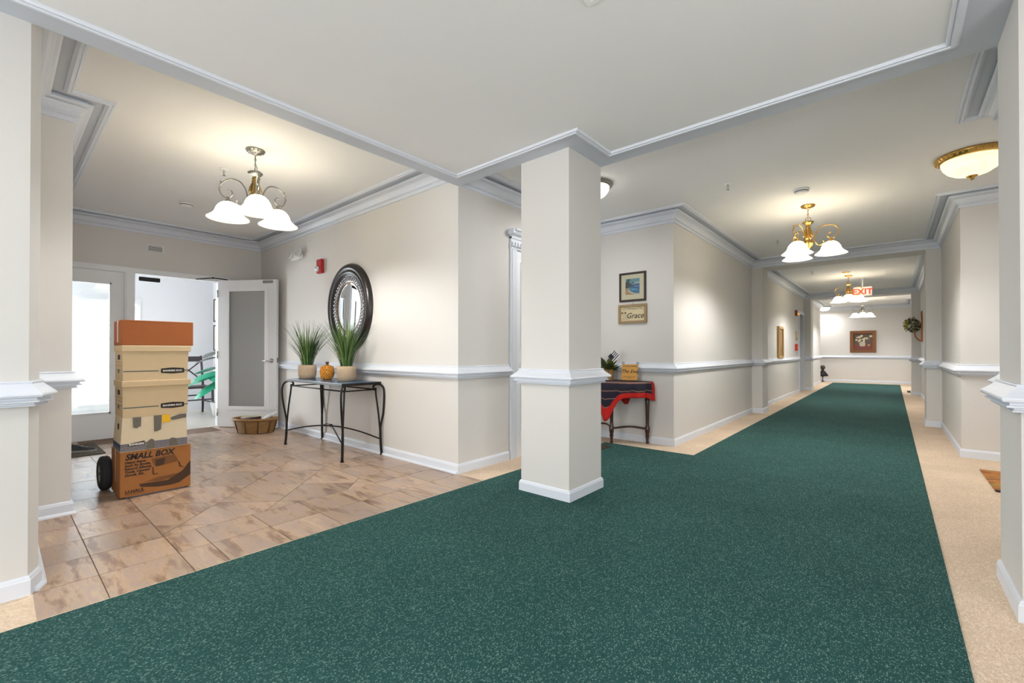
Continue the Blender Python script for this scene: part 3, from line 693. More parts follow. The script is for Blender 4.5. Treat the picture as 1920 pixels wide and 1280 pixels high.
MB().lathe([(0, 0), (.07, 0), (.07, -.006), (.05, -.014), (0, -.016)], 24).build('disc', GOLD, c)
c = thing('ceiling_vent', 'square white ceiling vent cut off by the top of the frame', 'vent', (-.949, 1.597, ZL))
q = MB(); q.box((0, 0, 0), (.3, -.02, -.006)).box((0, -.28, 0), (.3, -.3, -.006)).box((0, -.02, 0), (.02, -.28, -.006)).box((.28, -.02, 0), (.3, -.28, -.006)); q.build('frame', CEIL, c)
for k in range(9): MB().box((.02, -.035 - k*.028, -.004), (.28, -.045 - k*.028, -.001)).build('louvre', CEIL, c)
MB().box((.02, -.02, -.0002), (.28, -.28, -.0008)).build('backing', mat('vent_grey', rgb(150, 146, 140), .8), c)

# exit sign
RED = mat('exit_red', rgb(226, 74, 52), .4, emit=rgb(230, 60, 40), estr=.35)
c = thing('exit_sign', 'white exit sign with red EXIT lettering hanging behind a chandelier', 'sign', (-.47, 12.0, 2.33))
MB().rbox((-.16, -.03, -.095), (.16, .03, .095), .008).build('housing', mat('sign_face', rgb(236, 226, 216), .4, emit=rgb(255, 235, 220), estr=.15), c)
MB().tube([(0, 0, .095), (0, 0, ZC - 2.33 - .01)], .012, 8).lathe([(0, ZC - 2.33), (.05, ZC - 2.33), (.05, ZC - 2.345), (0, ZC - 2.35)], 16).build('stem', PLASTIC, c)
text('EXIT', .165, frame_M((0, -.0305, -.06), (1, 0, 0), (0, 0, 1)), RED, c, align='CENTER', ext=.001, bold=.006)

# ------------------------------------------------------------------ foyer wall fittings
c = thing('emergency_light', 'white twin headed emergency light above the open entry door', 'emergency light', (-5.93, yF, 2.30))
MB().rbox((-.13, -.05, -.05), (.13, 0, .05), .01).build('housing', PLASTIC, c)
for sx, ry in ((-1, -.5), (1, .5)):
    M = Matrix.Translation((sx*.11, -.06, .03)) @ Matrix.Rotation(sx*.7, 4, 'Y') @ Matrix.Rotation(PI/2 - .4, 4, 'X')
    h_ = MB().lathe([(0, -.05), (.03, -.045), (.055, -.01), (.062, .0), (.062, .008), (.05, .008)], 20, M=M).build('lamp_head', PLASTIC, c)
    MB().lathe([(0, .006), (.05, .006)], 20, M=M).build('lens', mat('lamp_lens', rgb(215, 215, 215), .15), h_)
c = thing('fire_alarm_strobe', 'red fire alarm strobe on the wall left of the oval mirror', 'fire alarm', (-5.29, yF, 2.09))
MB().rbox((-.058, -.045, -.085), (.058, 0, .085), .006).build('housing', mat('alarm_red', rgb(178, 34, 40), .4), c)
MB().sphere((-.01, -.055, -.035), .035, 12, 8, sc=(1, .8, 1)).build('strobe_lens', mat('clear_lens', rgb(220, 224, 228), .1, coat=1), c)
c = thing('wall_vent', 'small white louvred vent on the wall above the entry door', 'vent', (xE, 1.345, 2.37))
q = MB(); q.box((0, -.085, -.045), (.012, .085, -.035)).box((0, -.085, .035), (.012, .085, .045)).box((0, -.085, -.035), (.012, -.073, .035)).box((0, .073, -.035), (.012, .085, .035)); q.build('frame', PLASTIC, c)
for k in range(4): MB().box((.0, -.073, -.03 + k*.018), (.01, .073, -.023 + k*.018)).build('louvre', PLASTIC, c)
MB().box((.0002, -.073, -.035), (.002, .073, .035)).build('backing', mat('vent_dark', rgb(120, 118, 114), .8), c)

# oval mirror
c = thing('wall_mirror', 'oval mirror in a wide dark bronze frame above the console table', 'mirror', (-4.615, yF, 1.545))
MRX = Matrix.Rotation(PI/2, 4, 'X')
BRONZE = mat('dark_bronze', rgb(34, 25, 23), .3, 0, .6, noise=.25, nscale=12)
ex, ez = .455, .49
def oval(prof, seg=72): return MB().lathe([(r, z) for r, z in prof], seg, ax=(ex / .45, ez / .45), M=MRX)
oval([(.45, 0), (.452, .02), (.44, .045), (.415, .06), (.395, .058), (.38, .045), (.374, .05), (.36, .052), (.345, .044), (.33, .032), (.322, .03)]).build('outer_frame', BRONZE, c)
q = oval([(.326, .026), (.31, .03), (.28, .03), (.262, .024)])
for i in range(48):
    a = i*2*PI/48; q.sphere((.308*ex/.45*math.cos(a), -.032, .308*ez/.45*math.sin(a)), .0165, 8, 6, sc=(1, .6, 1)); q.sphere((.281*ex/.45*math.cos(a + .06), -.031, .281*ez/.45*math.sin(a + .06)), .012, 8, 6, sc=(1, .6, 1))
q.build('beaded_ring', mat('silvered_beads', rgb(176, 176, 182), .25, .9, noise=.4, nscale=60), c)
oval([(.266, .026), (.256, .030), (.249, .022)]).build('inner_lip', mat('lip_bronze', rgb(120, 92, 60), .3, .6), c)
oval([(.253, .020), (.232, .016), (.0001, .016)]).build('mirror_glass', mat('mirror_glass', (.9, .92, .92, 1), .0, 1), c)

# console table
IRON = mat('dark_iron', rgb(38, 32, 30), .38, .55)
c = thing('console_table', 'slim black iron console table with glass top under the mirror', 'table', (-4.6, 2.372, 0))
hx, hy, tz = .62, .215, .745
q = MB()
for (x0, y0, x1, y1) in ((-hx, -hy, hx, -hy+.022), (-hx, hy-.022, hx, hy), (-hx, -hy+.022, -hx+.022, hy-.022), (hx-.022, -hy+.022, hx, hy-.022)): q.box((x0, y0, tz-.028), (x1, y1, tz-.004))
q.build('top_frame', IRON, c)
MB().box((-hx+.004, -hy+.004, tz-.006), (hx-.004, hy-.004, tz)).build('glass_top', mat('daylight_tinted_top', rgb(46, 84, 112), .22, 0, .5), c)  # blue of daylight on the glass is put into its colour
lg = None
for sx in (-1, 1):
    for sy in (-1, 1):
        q = MB(); dx, dy = sx*.7071, sy*.7071; bx, by = sx*(hx+.005), sy*(hy-.005)
        def pt(o, z): return (bx + dx*o, by + dy*min(o, .02) if sy > 0 else by + dy*o, z)
        q.tube(smooth([pt(-.055, .665), pt(-.075, .675), pt(-.075, .7), pt(-.045, .718), pt(-.005, .712), pt(.03, .68), pt(.045, .62), pt(.04, .53), pt(.022, .42), pt(.002, .32), pt(-.008, .25)], 4), .0105, 8)
        q.tube(smooth([pt(-.055, .665), pt(-.05, .6), pt(-.036, .5), pt(-.022, .38), pt(-.012, .27), pt(-.008, .22)], 4), .0095, 8)
        q.tube(smooth([pt(-.006, .27), pt(-.006, .2), pt(-.002, .1), pt(.006, .012)], 3), [.013]*10, 8)
        q.sphere(pt(-.06, .668), .017, 10, 8)
        q.lathe([(.0, 0), (.018, 0), (.018, .008), (.013, .012)], 12, pt(.006, 0))
        q.build('leg', IRON, c)
q = MB()
for sy in (-1, 1): q.tube([(-hx+.04, sy*(hy-.045), .665), (hx-.04, sy*(hy-.045), .665)], .007, 8)
for sx in (-1, 1): q.tube([(sx*(hx-.04), -hy+.045, .665), (sx*(hx-.04), hy-.045, .665)], .007, 8)
q.build('upper_rail', IRON, c)
for sgn in (-1, 1):
    q = MB(); q.tube(smooth([(-hx+.0, -sgn*(hy-.01), .16), (-hx*.6, -sgn*hy*.6, .215), (-hx*.25, -sgn*hy*.25, .245), (0, 0, .25), (hx*.25, sgn*hy*.25, .245), (hx*.6, sgn*hy*.6, .215), (hx-.0, sgn*(hy-.01), .16)], 4), .0075, 8)
    if sgn > 0: q.sphere((0, 0, .255), .018, 10, 8)
    q.build('stretcher', IRON, c)

# potted grasses and pineapple jar on the console
POT = mat('sand_pot', rgb(190, 166, 138), .8, noise=.12, nscale=60, bump=.8, bscale=55)
SOIL = mat('soil', rgb(60, 48, 36), .95)
def blades(rn, n, h0, h1, spread, seed, w=.009, m_=2, ymax=9):
    r = random.Random(seed); q = MB()
    for i in range(n):
        a = r.uniform(0, 2*PI); r0 = rn * math.sqrt(r.random()); L = r.uniform(h0, h1); lean = spread * (r.random()**.8); d = Vector((math.cos(a), math.sin(a), 0)); t = Vector((-d.y, d.x, 0))
        base = d * r0; vs = []; ns = 5
        if base.y + d.y*lean*L > ymax: lean = max(0, (ymax - base.y) / (d.y*L))
        for k in range(ns + 1):
            u = k / ns; p = base + d * (lean * L * (u**1.6)) + Vector((0, 0, L * u * (1 - .22*lean*u)))
            ww = w * .5 * (1 - u**2.2) + .0006
            vs += [p - t*ww, p + t*ww]
        q.add(vs, [(2*k, 2*k+1, 2*k+3, 2*k+2) for k in range(ns)], r.randrange(m_), True)
    return q
G1 = mat('grass_green', rgb(74, 108, 50), .55); G2 = mat('grass_dark', rgb(44, 74, 36), .55); G3 = mat('grass_light', rgb(122, 146, 78), .55)
def potted(loc, seed, label):
    c = thing('potted_grass', label, 'potted plant', loc, 0, 'potted grasses on the console table')
    MB().lathe([(0, 0), (.08, 0), (.088, .006), (.096, .05), (.098, .11), (.095, .15), (.09, .155), (.084, .152), (.082, .135)], 32).build('pot', POT, c)
    MB().lathe([(0, .138), (.083, .136)], 20).build('soil', SOIL, c)
    o = blades(.06, 170, .28, .58, .72, seed, m_=3, ymax=yF - loc[1] - .02).build('leaves', [G1, G2, G3], c); o.location.z = .135; o['kind'] = 'stuff'
potted((-5.10, 2.345, tz), 3, 'potted green grass in a tan pot nearest the entry door')
potted((-4.33, 2.40, tz), 11, 'potted green grass in a tan pot in front of the mirror')
c = thing('pineapple_jar', 'small orange ceramic pineapple jar between the two grass pots', 'jar', (-4.715, 2.385, tz))
AMB = mat('amber_glaze', rgb(214, 140, 32), .18, coat=.8, noise=.15, nscale=40)
q = MB(); prof = [(0, 0), (.04, 0), (.054, .012), (.066, .045), (.069, .085), (.064, .122), (.05, .148), (.03, .158), (0, .16)]
q.lathe(prof, 24)
for row in range(7):
    z = .02 + row*.0195; rr = [.057, .064, .069, .071, .070, .067, .06][row]
    for i in range(16):
        a = (i + .5*(row % 2)) * 2*PI/16; q.sphere((rr*math.cos(a), rr*math.sin(a), z), .0125, 6, 4, sc=(.6, .6, 1))
q.build('body', AMB, c)
MB().lathe([(.026, .156), (.02, .16), (.014, .164), (.016, .178), (.022, .19), (.012, .196), (0, .197)], 12).build('stopper', mat('brown_glaze', rgb(84, 44, 26), .25, coat=.5), c)

# wicker basket by the open door
c = thing('wicker_basket', 'low oval wicker basket of papers beside the open door', 'basket', (-6.33, 2.23, 0), math.radians(38))
WICK = mat('wicker', rgb(150, 112, 66), .6, noise=.3, nscale=40); WICKD = mat('wicker_dark', rgb(92, 60, 36), .6)
ax_, ay_ = .27, .17
for k in range(10):
    z = .012 + k*.0165; s_ = 1 - .18*(1 - z/.17)
    MB().tube([(ax_*s_*math.cos(a)*(1 + .012*(-1)**j), ay_*s_*math.sin(a)*(1 + .012*(-1)**j), z + .002*math.sin(7*a+k)) for j, a in enumerate([2*PI*i/40 for i in range(40)])], .0088, 6, closed=True).build('weave', WICK, c)
for i in range(10):
    a = i*2*PI/10 + .2
    MB().tube([(ax_*.83*math.cos(a), ay_*.83*math.sin(a), .004), (ax_*.94*math.cos(a), ay_*.94*math.sin(a), .08), (ax_*1.03*math.cos(a), ay_*1.05*math.sin(a), .178)], .011, 6).build('stake', WICKD, c)
MB().tube([(ax_*1.03*math.cos(a), ay_*1.05*math.sin(a), .178) for a in [2*PI*i/40 for i in range(40)]], .016, 8, closed=True).build('rim', WICK, c)
MB().lathe([(0, .006), (.8, .006)], 32, ax=(ax_, ay_)).build('bottom', WICKD, c)
pr_ = random.Random(5)
for k, (x, y, z, r_, l_, m_) in enumerate(((.15, .045, .225, .02, .2, 'paper_white'), (.17, -.01, .215, .02, .15, 'paper_white'), (-.02, .10, .205, .018, .26, 'paper_cream'), (-.03, .0, .205, .012, .2, 'umbrella_black'), (-.14, .05, .205, .016, .16, 'paper_cream'), (.0, -.075, .205, .014, .24, 'umbrella_maroon'))):
    mm = mat(m_, {'paper_white': rgb(232, 234, 236), 'paper_cream': rgb(206, 196, 172), 'umbrella_black': rgb(30, 32, 34), 'umbrella_maroon': rgb(70, 30, 34)}[m_], .7)
    an = 0; dx, dy, dz = math.cos(an)*l_/2, math.sin(an)*l_/2, (.05 if k < 2 else .012)
    q = MB(); q.tube([(-dx, -dy, -dz), (dx, dy, dz)], r_, 10)
    o = q.build('paper_roll' if 'paper' in m_ else 'folded_umbrella', mm)
    M = c.matrix_basis @ Matrix.Translation((x, y, z - .02)); o.location = (Matrix.LocRotScale(c.location, c.rotation_euler, None) @ Vector((x, y, z - .02))); o.rotation_euler = c.rotation_euler
    tag(o, ('white rolled paper leaning high at the right end of the wicker basket', 'short white paper roll lying beside it in the wicker basket', 'long cream paper roll across the back of the wicker basket', 'folded black umbrella lying in the wicker basket', 'cream paper roll at the left end of the wicker basket', 'folded maroon umbrella in front in the wicker basket')[k], ('paper roll' if 'paper' in m_ else 'umbrella'), 'things in the wicker basket')

# ------------------------------------------------------------------ stack of boxes on a hand truck
KRAFT = mat('kraft_board', rgb(164, 106, 52), .8, noise=.07, nscale=25)
KRAFTR = mat('red_kraft_board', rgb(152, 84, 36), .8, noise=.07, nscale=25)
FILE = mat('file_board', rgb(206, 182, 144), .85, noise=.04, nscale=20)
FILE2 = mat('pale_file_board', rgb(220, 203, 172), .85, noise=.04, nscale=20)
INK = mat('black_ink', rgb(32, 26, 24), .7); GREYINK = mat('grey_ink', rgb(96, 100, 96), .7); NAVY = mat('navy_print', rgb(58, 68, 98), .7)
LABELW = mat('label_white', rgb(226, 220, 206), .7)
TAPE = mat('duct_tape', rgb(108, 100, 88), .35, noise=.2, nscale=60); YTAPE = mat('yellow_tape', rgb(236, 184, 10), .4); CTAPE = mat('packing_tape', rgb(226, 206, 190), .2)
def face_rect(name, m_, par, x, y0, z0, y1, z1, t=.0008):         # flat print on a +x face
    return MB().box((x, y0, z0), (x + t, y1, z1)).build(name, m_, par)
def wedge(y0b, y1b, y0t, y1t, x0, x1, z0, z1, tx=0):
    vs = [(x0, y0b, z0), (x1, y0b, z0), (x1, y1b, z0), (x0, y1b, z0), (x0 + tx, y0t, z1), (x1 - tx, y0t, z1), (x1 - tx, y1t, z1), (x0 + tx, y1t, z1)]
    return MB().add(vs, [(3,2,1,0),(4,5,6,7),(0,1,5,4),(1,2,6,5),(2,3,7,6),(3,0,4,7)])
XF = -4.150
PX = lambda y, z, x=XF + .0006: frame_M((x, y, z), (0, 1, 0), (0, 0, 1))
# bottom carton
c = thing('moving_carton', 'brown printed moving carton at the bottom of the box stack', 'box', (0, 0, 0), 0, 'boxes stacked on the hand truck')
MB().rbox((XF - .35, .585, .012), (XF, 1.002, .334), .003).build('body', KRAFT, c)
text('SMALL BOX', .058, PX(.612, .276), INK, c, shear=.25, bold=.0022, sx=.92)
for k, ln in enumerate(('Heavy Items', 'Such As Books,', 'Record Albums,', 'Tools, Canned', 'Goods, Etc.')): text(ln, .0235, PX(.609, .249 - k*.0225), INK, c, shear=.25, bold=.001)
text('U-HAUL', .03, PX(.612, .038), INK, c, shear=.1, bold=.001)
face_rect('underline', INK, c, XF, .612, .03, .715, .033)
BRN1 = mat('brown_print', rgb(122, 78, 40), .8); BRN2 = mat('dark_brown_print', rgb(74, 50, 32), .8)
q = MB()
def poly_face(q, pts, x, mi=0): q.add([(x, y, z) for y, z in pts], [tuple(range(len(pts)))], mi)
poly_face(q, [(.69, .092), (.70, .068), (.80, .048), (.88, .045), (.93, .052), (1.0, .10), (1.0, .21), (.95, .14), (.86, .085), (.78, .088)], XF + .0008, 1)
poly_face(q, [(.76, .262), (.90, .272), (.925, .215), (.80, .20), (.775, .215)], XF + .0008, 0)
poly_face(q, [(.785, .25), (.845, .256), (.835, .205), (.785, .2)], XF + .0011, 1)
poly_face(q, [(.765, .2), (.772, .2), (.776, .15), (.80, .148), (.8, .143), (.768, .143)], XF + .0011, 1)
poly_face(q, [(.92, .215), (.93, .21), (.94, .175), (.955, .17), (.955, .165), (.93, .17)], XF + .0011, 1)
poly_face(q, [(.72, .1), (.80, .12), (.93, .125), (.9, .095), (.8, .09)], XF + .0007, 0)
q.build('printed_picture', [BRN1, BRN2], c)
MB().box((XF - .20, .5845, .10), (XF - .17, .5855, .334)).build('packing_tape', CTAPE, c)
# taped file box
c = thing('file_box', 'cream file box patched with grey and yellow tape in the box stack', 'box', (0, 0, 0), 0, 'boxes stacked on the hand truck')
X2 = XF + .006
wedge(.584, .978, .597, .972, X2 - .29, X2, .3345, .579, .004).build('body', FILE2, c)
q = MB()
for k in range(7): q.box((X2 - .0009, .585, .338 + k*.008), (X2 + .0004, .977, .3435 + k*.008))
for k in range(7): q.box((X2 - .28, .5838, .338 + k*.008), (X2 - .002, .586, .3435 + k*.008))
q.build('navy_stripe', NAVY, c)
MB().add([(X2 + .0006, .625, .374), (X2 + .0006, .72, .374), (X2 + .0006, .72, .404), (X2 + .0006, .63, .392)], [(0, 1, 2, 3)]).build('name_plate', INK, c)
text('BANKERS', .02, PX(.632, .378, X2 + .0008), LABELW, c, bold=.001)
def tape(name, m_, pts, x): MB().add([(x, y, z) for y, z in pts] + [(x - .001, y, z) for y, z in pts], [tuple(range(len(pts))), tuple(reversed(range(len(pts), 2*len(pts))))] + [(i, (i+1) % len(pts), len(pts) + (i+1) % len(pts), len(pts) + i) for i in range(len(pts))]).build(name, m_, c)
tape('tape_strip', TAPE, [(.655, .505), (.675, .498), (.69, .51), (.698, .506), (.70, .577), (.652, .577)], X2 + .0012)
tape('tape_strip', TAPE, [(.775, .462), (.79, .46), (.815, .472), (.82, .578), (.772, .578)], X2 + .0012)
tape('yellow_tape_strip', YTAPE, [(.822, .52), (.872, .522), (.868, .579), (.82, .579)], X2 + .0018)
tape('tape_strip', TAPE, [(.874, .54), (.885, .534), (.97, .545), (.971, .572), (.93, .574), (.874, .556)], X2 + .0012)
tape('tape_strip', TAPE, [(.725, .336), (.78, .338), (.775, .40), (.76, .412), (.74, .40)], X2 + .0016)
tape('tape_strip', TAPE, [(.865, .338), (.92, .34), (.905, .395), (.88, .402), (.862, .39)], X2 + .0016)
q = MB(); q.box((X2 - .13, .588, .49), (X2 - .10, .592, .53)); q.build('hand_hole', INK, c)
# two lidded file boxes
def file_box(z0, z1, z2, label):
    c = thing('file_box', label, 'box', (0, 0, 0), 0, 'boxes stacked on the hand truck'); X = XF + .004
    wedge(.598, .976, .596, .984, X - .30, X, z0, z1, -.001).build('body', FILE, c)
    l = MB(); l.rbox((X - .31, .590, z1 - .006), (X + .012, .997, z2), .003); l.build('lid', FILE, c)
    zs = z0 + .068
    face_rect('stripe', GREYINK, c, X - .001, .60, zs - .004, .80, zs + .004, .0022); face_rect('stripe', GREYINK, c, X - .001, .958, zs - .003, .982, zs + .004, .0022)
    n = 14; pts = [(.815, zs - .016), (.955, zs - .016), (.958, zs), (.955, zs + .016), (.885, zs + .023), (.815, zs + .016), (.812, zs), ]
    pts = [(.815, zs - .017), (.885, zs - .023), (.955, zs - .017), (.958, zs), (.955, zs + .017), (.885, zs + .023), (.815, zs + .017), (.812, zs)]
    MB().add([(X + .0014, y, z) for y, z in pts], [tuple(range(8))]).build('name_plate', INK, c)
    text('BANKERS BOX', .0175, PX(.825, zs - .006, X + .0017), LABELW, c, bold=.0006, sx=1.02)
    ys = .5965
    h_ = MB(); h_.box((X - .19, ys - .0008, z1 - .066), (X - .10, ys + .003, z1 - .03)); h_.build('hand_hole', INK, c)
    q = MB()
    for zz in (z1 - .085, z1 - .11, z1 - .14): q.box((X - .28, ys - .0006, zz), (X - .02, ys + .003, zz + .002))
    q.build('printed_line', GREYINK, c)
    MB().lathe([(0, 0), (.016, 0)], 20, ax=(2.2, 1), M=Matrix.Translation((X - .15, ys - .001, zs)) @ Matrix.Rotation(PI/2, 4, 'X')).build('round_mark', GREYINK, c)
    return c
file_box(.5795, .802, .840, 'lidded cream file box in the middle, on the taped box')
file_box(.8405, 1.058, 1.096, 'lidded cream file box just under the flat brown carton')
c = thing('flat_carton', 'flat plain brown carton on top of the box stack', 'box', (0, 0, 0), 0, 'boxes stacked on the hand truck')
MB().rbox((XF - .30, .589, 1.0965), (XF + .012, 1.012, 1.278), .003).build('body', KRAFTR, c)
MB().box((XF - .17, .5882, 1.12), (XF - .13, .5895, 1.278)).build('packing_tape', CTAPE, c)
MB().box((XF + .0119, .60, 1.268), (XF + .0126, 1.0, 1.2695)).build('flap_seam', mat('seam_brown', rgb(110, 62, 28), .8), c)
# hand truck
STEEL = mat('grey_steel', rgb(120, 122, 126), .4, .8); RUB = mat('tyre_rubber', rgb(38, 40, 42), .75)
c = thing('hand_truck', 'hand truck with black tyred wheels carrying the box stack', 'hand truck', (0, 0, 0))
MB().box((XF - .36, .62, .001), (XF - .02, .97, .011)).build('toe_plate', STEEL, c)
for y in (.66, .93): MB().tube([(XF - .385, y, .01), (XF - .385, y, .9), (XF - .36, y, 1.05)], .014, 8).build('upright', STEEL, c)
for z in (.12, .4, .7, .98): MB().tube([(XF - .385, .66, z), (XF - .385, .93, z)], .011, 8).build('cross_bar', STEEL, c)
MB().tube([(-4.56, .52, .128), (-4.56, 1.06, .128)], .01, 8).build('axle', STEEL, c)
for y, s_ in ((.555, 1), (1.04, -1)):
    wl = MB().lathe([(.068, -.033), (.10, -.036), (.122, -.026), (.128, -.012), (.128, -.004), (.125, 0), (.128, .004), (.128, .012), (.122, .026), (.10, .036), (.068, .033)], 36, M=Matrix.Translation((-4.56, y, .128)) @ Matrix.Rotation(PI/2, 4, 'X')).build('wheel', RUB, c)
    MB().lathe([(0, -.02), (.03, -.03), (.045, -.022), (.066, -.03), (.07, -.03), (.07, .03), (.066, .03), (.045, .022), (.03, .03), (0, .02)], 28, M=Matrix.Translation((-4.56, y, .128)) @ Matrix.Rotation(PI/2, 4, 'X')).build('rim', mat('wheel_rim', rgb(190, 190, 192), .4, .4), wl)

# door mat and shoe near the sidelight
MATD = carpet('dark_mat', rgb(96, 90, 82), rgb(70, 66, 60), rgb(120, 112, 102), .2, 150)
o = MB().rbox((-6.95, .40, .001), (-6.17, .76, .011), .003).build('door_mat', MATD); tag(o, 'dark grey doormat on the tiles below the sidelight', 'doormat')
c = thing('shoe', 'dark trainer lying on the doormat behind the pilaster', 'shoe', (-6.42, .56, .012), math.radians(66))
SH = mat('black_shoe', rgb(44, 44, 46), .6); SO = mat('shoe_sole', rgb(150, 146, 140), .6)
q = MB(); secs = [(-.135, .030, .05), (-.10, .036, .085), (-.05, .034, .085), (0, .034, .078), (.05, .042, .058), (.10, .044, .045), (.14, .034, .036), (.155, .015, .024)]
vs = []; ns = 10
for x, hw, hh in secs:
    for k in range(ns):
        a = PI * k / (ns-1); vs.append((x, hw*math.cos(a), .018 + (hh-.018)*math.sin(a)))
q.add(vs, [(i*ns+k, i*ns+k+1, (i+1)*ns+k+1, (i+1)*ns+k) for i in range(len(secs)-1) for k in range(ns-1)] + [tuple(range(ns)), tuple((len(secs)-1)*ns + k for k in reversed(range(ns)))], 0, True)
q.build('upper', SH, c)
MB().prism([(-.14, -.03), (-.05, -.033), (.07, -.045), (.13, -.038), (.16, -.012), (.16, .012), (.13, .038), (.07, .045), (-.05, .033), (-.14, .03)], .0, .02).build('sole', SO, c)
q = MB()
for k in range(4): q.tube([(-.03 + k*.025, -.02, .082 - k*.007), (-.025 + k*.025, 0, .088 - k*.008), (-.03 + k*.025, .02, .082 - k*.007)], .003, 5)
q.build('lace', SO, c)

# ------------------------------------------------------------------ half-moon table in the alcove
MAHO = mat('mahogany', rgb(66, 34, 26), .3, coat=.4, noise=.25, nscale=14)
cx, cy_, rt = -2.455, yT - .02, .375
c = thing('half_moon_table', 'dark wooden half-moon table under a navy and red throw', 'table', (cx, cy_, 0))
hm = [(rt*math.cos(PI + PI*k/24), rt*math.sin(PI + PI*k/24)) for k in range(25)]
MB().prism(hm, .685, .705).build('top', MAHO, c)
MB().prism([(x*.9, y*.9 - .004) for x, y in hm], .61, .685).build('apron', MAHO, c)
legs = [(.33, -.03), (0, -.26), (-.33, -.03)]
for x, y in legs:
    q = MB(); q.lathe([(0, 0), (.013, 0), (.02, .012), (.014, .03), (.017, .06), (.024, .09), (.02, .11), (.026, .13), (.028, .15), (.028, .185), (.022, .2), (.018, .215), (.019, .25), (.024, .45), (.03, .62), (0, .62)], 14, (x, y, 0)); q.build('leg', MAHO, c)
for a_, b_, m_ in ((legs[0], legs[1], (.12, -.10)), (legs[2], legs[1], (-.12, -.10))):
    MB().tube(smooth([(a_[0], a_[1], .168), (m_[0]*1.25, m_[1], .185), (b_[0], b_[1], .168)], 6), .012, 8).build('stretcher', MAHO, c)
# throw
def throw_mat(name, base):
    M = bpy.data.materials.new(name); M.use_nodes = True; nt = M.node_tree; b = nt.nodes['Principled BSDF']; b.inputs['Roughness'].default_value = .9
    tc = nt.nodes.new('ShaderNodeTexCoord'); w_ = nt.nodes.new('ShaderNodeTexWave'); w_.wave_type = 'RINGS'; w_.rings_direction = 'SPHERICAL'; w_.inputs['Scale'].default_value = 4.5; w_.inputs['Distortion'].default_value = 1.5; w_.inputs['Detail Scale'].default_value = .6
    nt.links.new(tc.outputs['Object'], w_.inputs['Vector'])
    rp = nt.nodes.new('ShaderNodeValToRGB'); rp.color_ramp.elements[0].position = .93; rp.color_ramp.elements[0].color = base; rp.color_ramp.elements[1].position = .985; rp.color_ramp.elements[1].color = rgb(128, 96, 84)
    nt.links.new(w_.outputs[0], rp.inputs[0]); nt.links.new(rp.outputs[0], b.inputs['Base Color'])
    return M
NAVYC = throw_mat('navy_knit', rgb(34, 28, 44)); REDC = mat('red_border', rgb(196, 30, 22), .9, noise=.1, nscale=60, bump=.5, bscale=120)
c = thing('throw_blanket', 'navy throw blanket with red border draped over the half-moon table', 'blanket', (cx, cy_, 0))
def drop(ph):                                           # hanging length along the curved edge; ph 0 = right end, pi = left end
    base = .17 + .045*math.exp(-((ph-.05)/.22)**2)
    tip = .27*math.exp(-((ph - 1.56)/.26)**2)
    return base + tip
q = MB(); NU, NV = 60, 16; vs = []; 
rr = rt + .006
for i in range(NU+1):
    ph = -.0 + PI*i/NU; ca, sa = math.cos(ph), -math.sin(ph); L = drop(ph); row = []
    wv = .010*math.sin(ph*13) + .006*math.sin(ph*29)
    for j in range(NV+1):
        if j <= 4: r_ = rr * j/4; z = .7085
        else:
            t = (j-4)/(NV-4); r_ = rr + .010 + .012*min(1, t*3) + (wv*1.2)*t; z = .7075 - L*t
        vs.append((r_*ca, min(r_*sa, 0) , z))
ids = [[i*(NV+1)+j for j in range(NV+1)] for i in range(NU+1)]
for i in range(NU):
    for j in range(NV):
        red = (j >= NV-4) or (j > 3 and (i < 3 or i > NU-4))
        q.add([], [], 0)
        q.f.append((ids[i][j], ids[i][j+1], ids[i+1][j+1], ids[i+1][j])); q.mi.append(1 if red else 0); q.sm.append(True)
q.v = vs
o = q.build('cloth', [NAVYC, REDC], c); md = o.modifiers.new('thickness', 'SOLIDIFY'); md.thickness = .004; md.offset = 1
q = MB(); q.add([(.10, -.20, .60), (.22, -.16, .60), (.17, -.19, .455), (.13, -.20, .45), (.06, -.22, .54)], [(0, 1, 2, 3, 4)], 0)
o = q.build('folded_corner', mat('red_border_fold', rgb(150, 24, 20), .9), c); md = o.modifiers.new('thickness', 'SOLIDIFY'); md.thickness = .006
# pot plant with striped flag
zt = .712
c = thing('potted_plant', 'leafy plant in a tan basket pot half hidden behind the pillar', 'potted plant', (cx - .115, cy_ - .13, zt))
MB().lathe([(0, 0), (.055, 0), (.06, .02), (.068, .1), (.074, .13), (.07, .134), (.062, .126)], 20).build('pot', mat('basket_pot', rgb(186, 140, 88), .7, noise=.2, nscale=50, bump=.6, bscale=80), c)
MB().lathe([(0, .12), (.066, .122)], 16).build('soil', SOIL, c)
LEAF = [mat('leaf_olive', rgb(98, 104, 40), .6), mat('leaf_green', rgb(66, 84, 36), .6)]
r2 = random.Random(4)
for k in range(44):
    a = r2.uniform(0, 2*PI); L = r2.uniform(.11, .2); up = r2.uniform(-.1, 1.5); d_ = Vector((math.cos(a), math.sin(a), up)).normalized(); s_ = d_.cross(Vector((0, 0, 1))).normalized(); n_ = s_.cross(d_)
    p0 = Vector((d_.x*.03, d_.y*.03, .13)); wd = L*.2
    q = MB(); q.add([p0, p0 + d_*L*.35 + s_*wd*.8 + n_*.006, p0 + d_*L*.7 + s_*wd + n_*.004, p0 + d_*L, p0 + d_*L*.7 - s_*wd + n_*.004, p0 + d_*L*.35 - s_*wd*.8 + n_*.006, p0 + d_*L*.5 - n_*.004], [(0, 1, 6), (1, 2, 6), (2, 3, 6), (3, 4, 6), (4, 5, 6), (5, 0, 6)])
    q.build('leaf', LEAF[k % 2], c)
c = thing('small_flag', 'small black and white striped flag stuck in the potted plant', 'flag', (cx - .065, cy_ - .215, zt + .11))
MB().tube([(-.01, .03, -.05), (.0, .0, .175)], .0025, 6).build('stick', mat('flag_stick', rgb(70, 50, 34), .6), c)
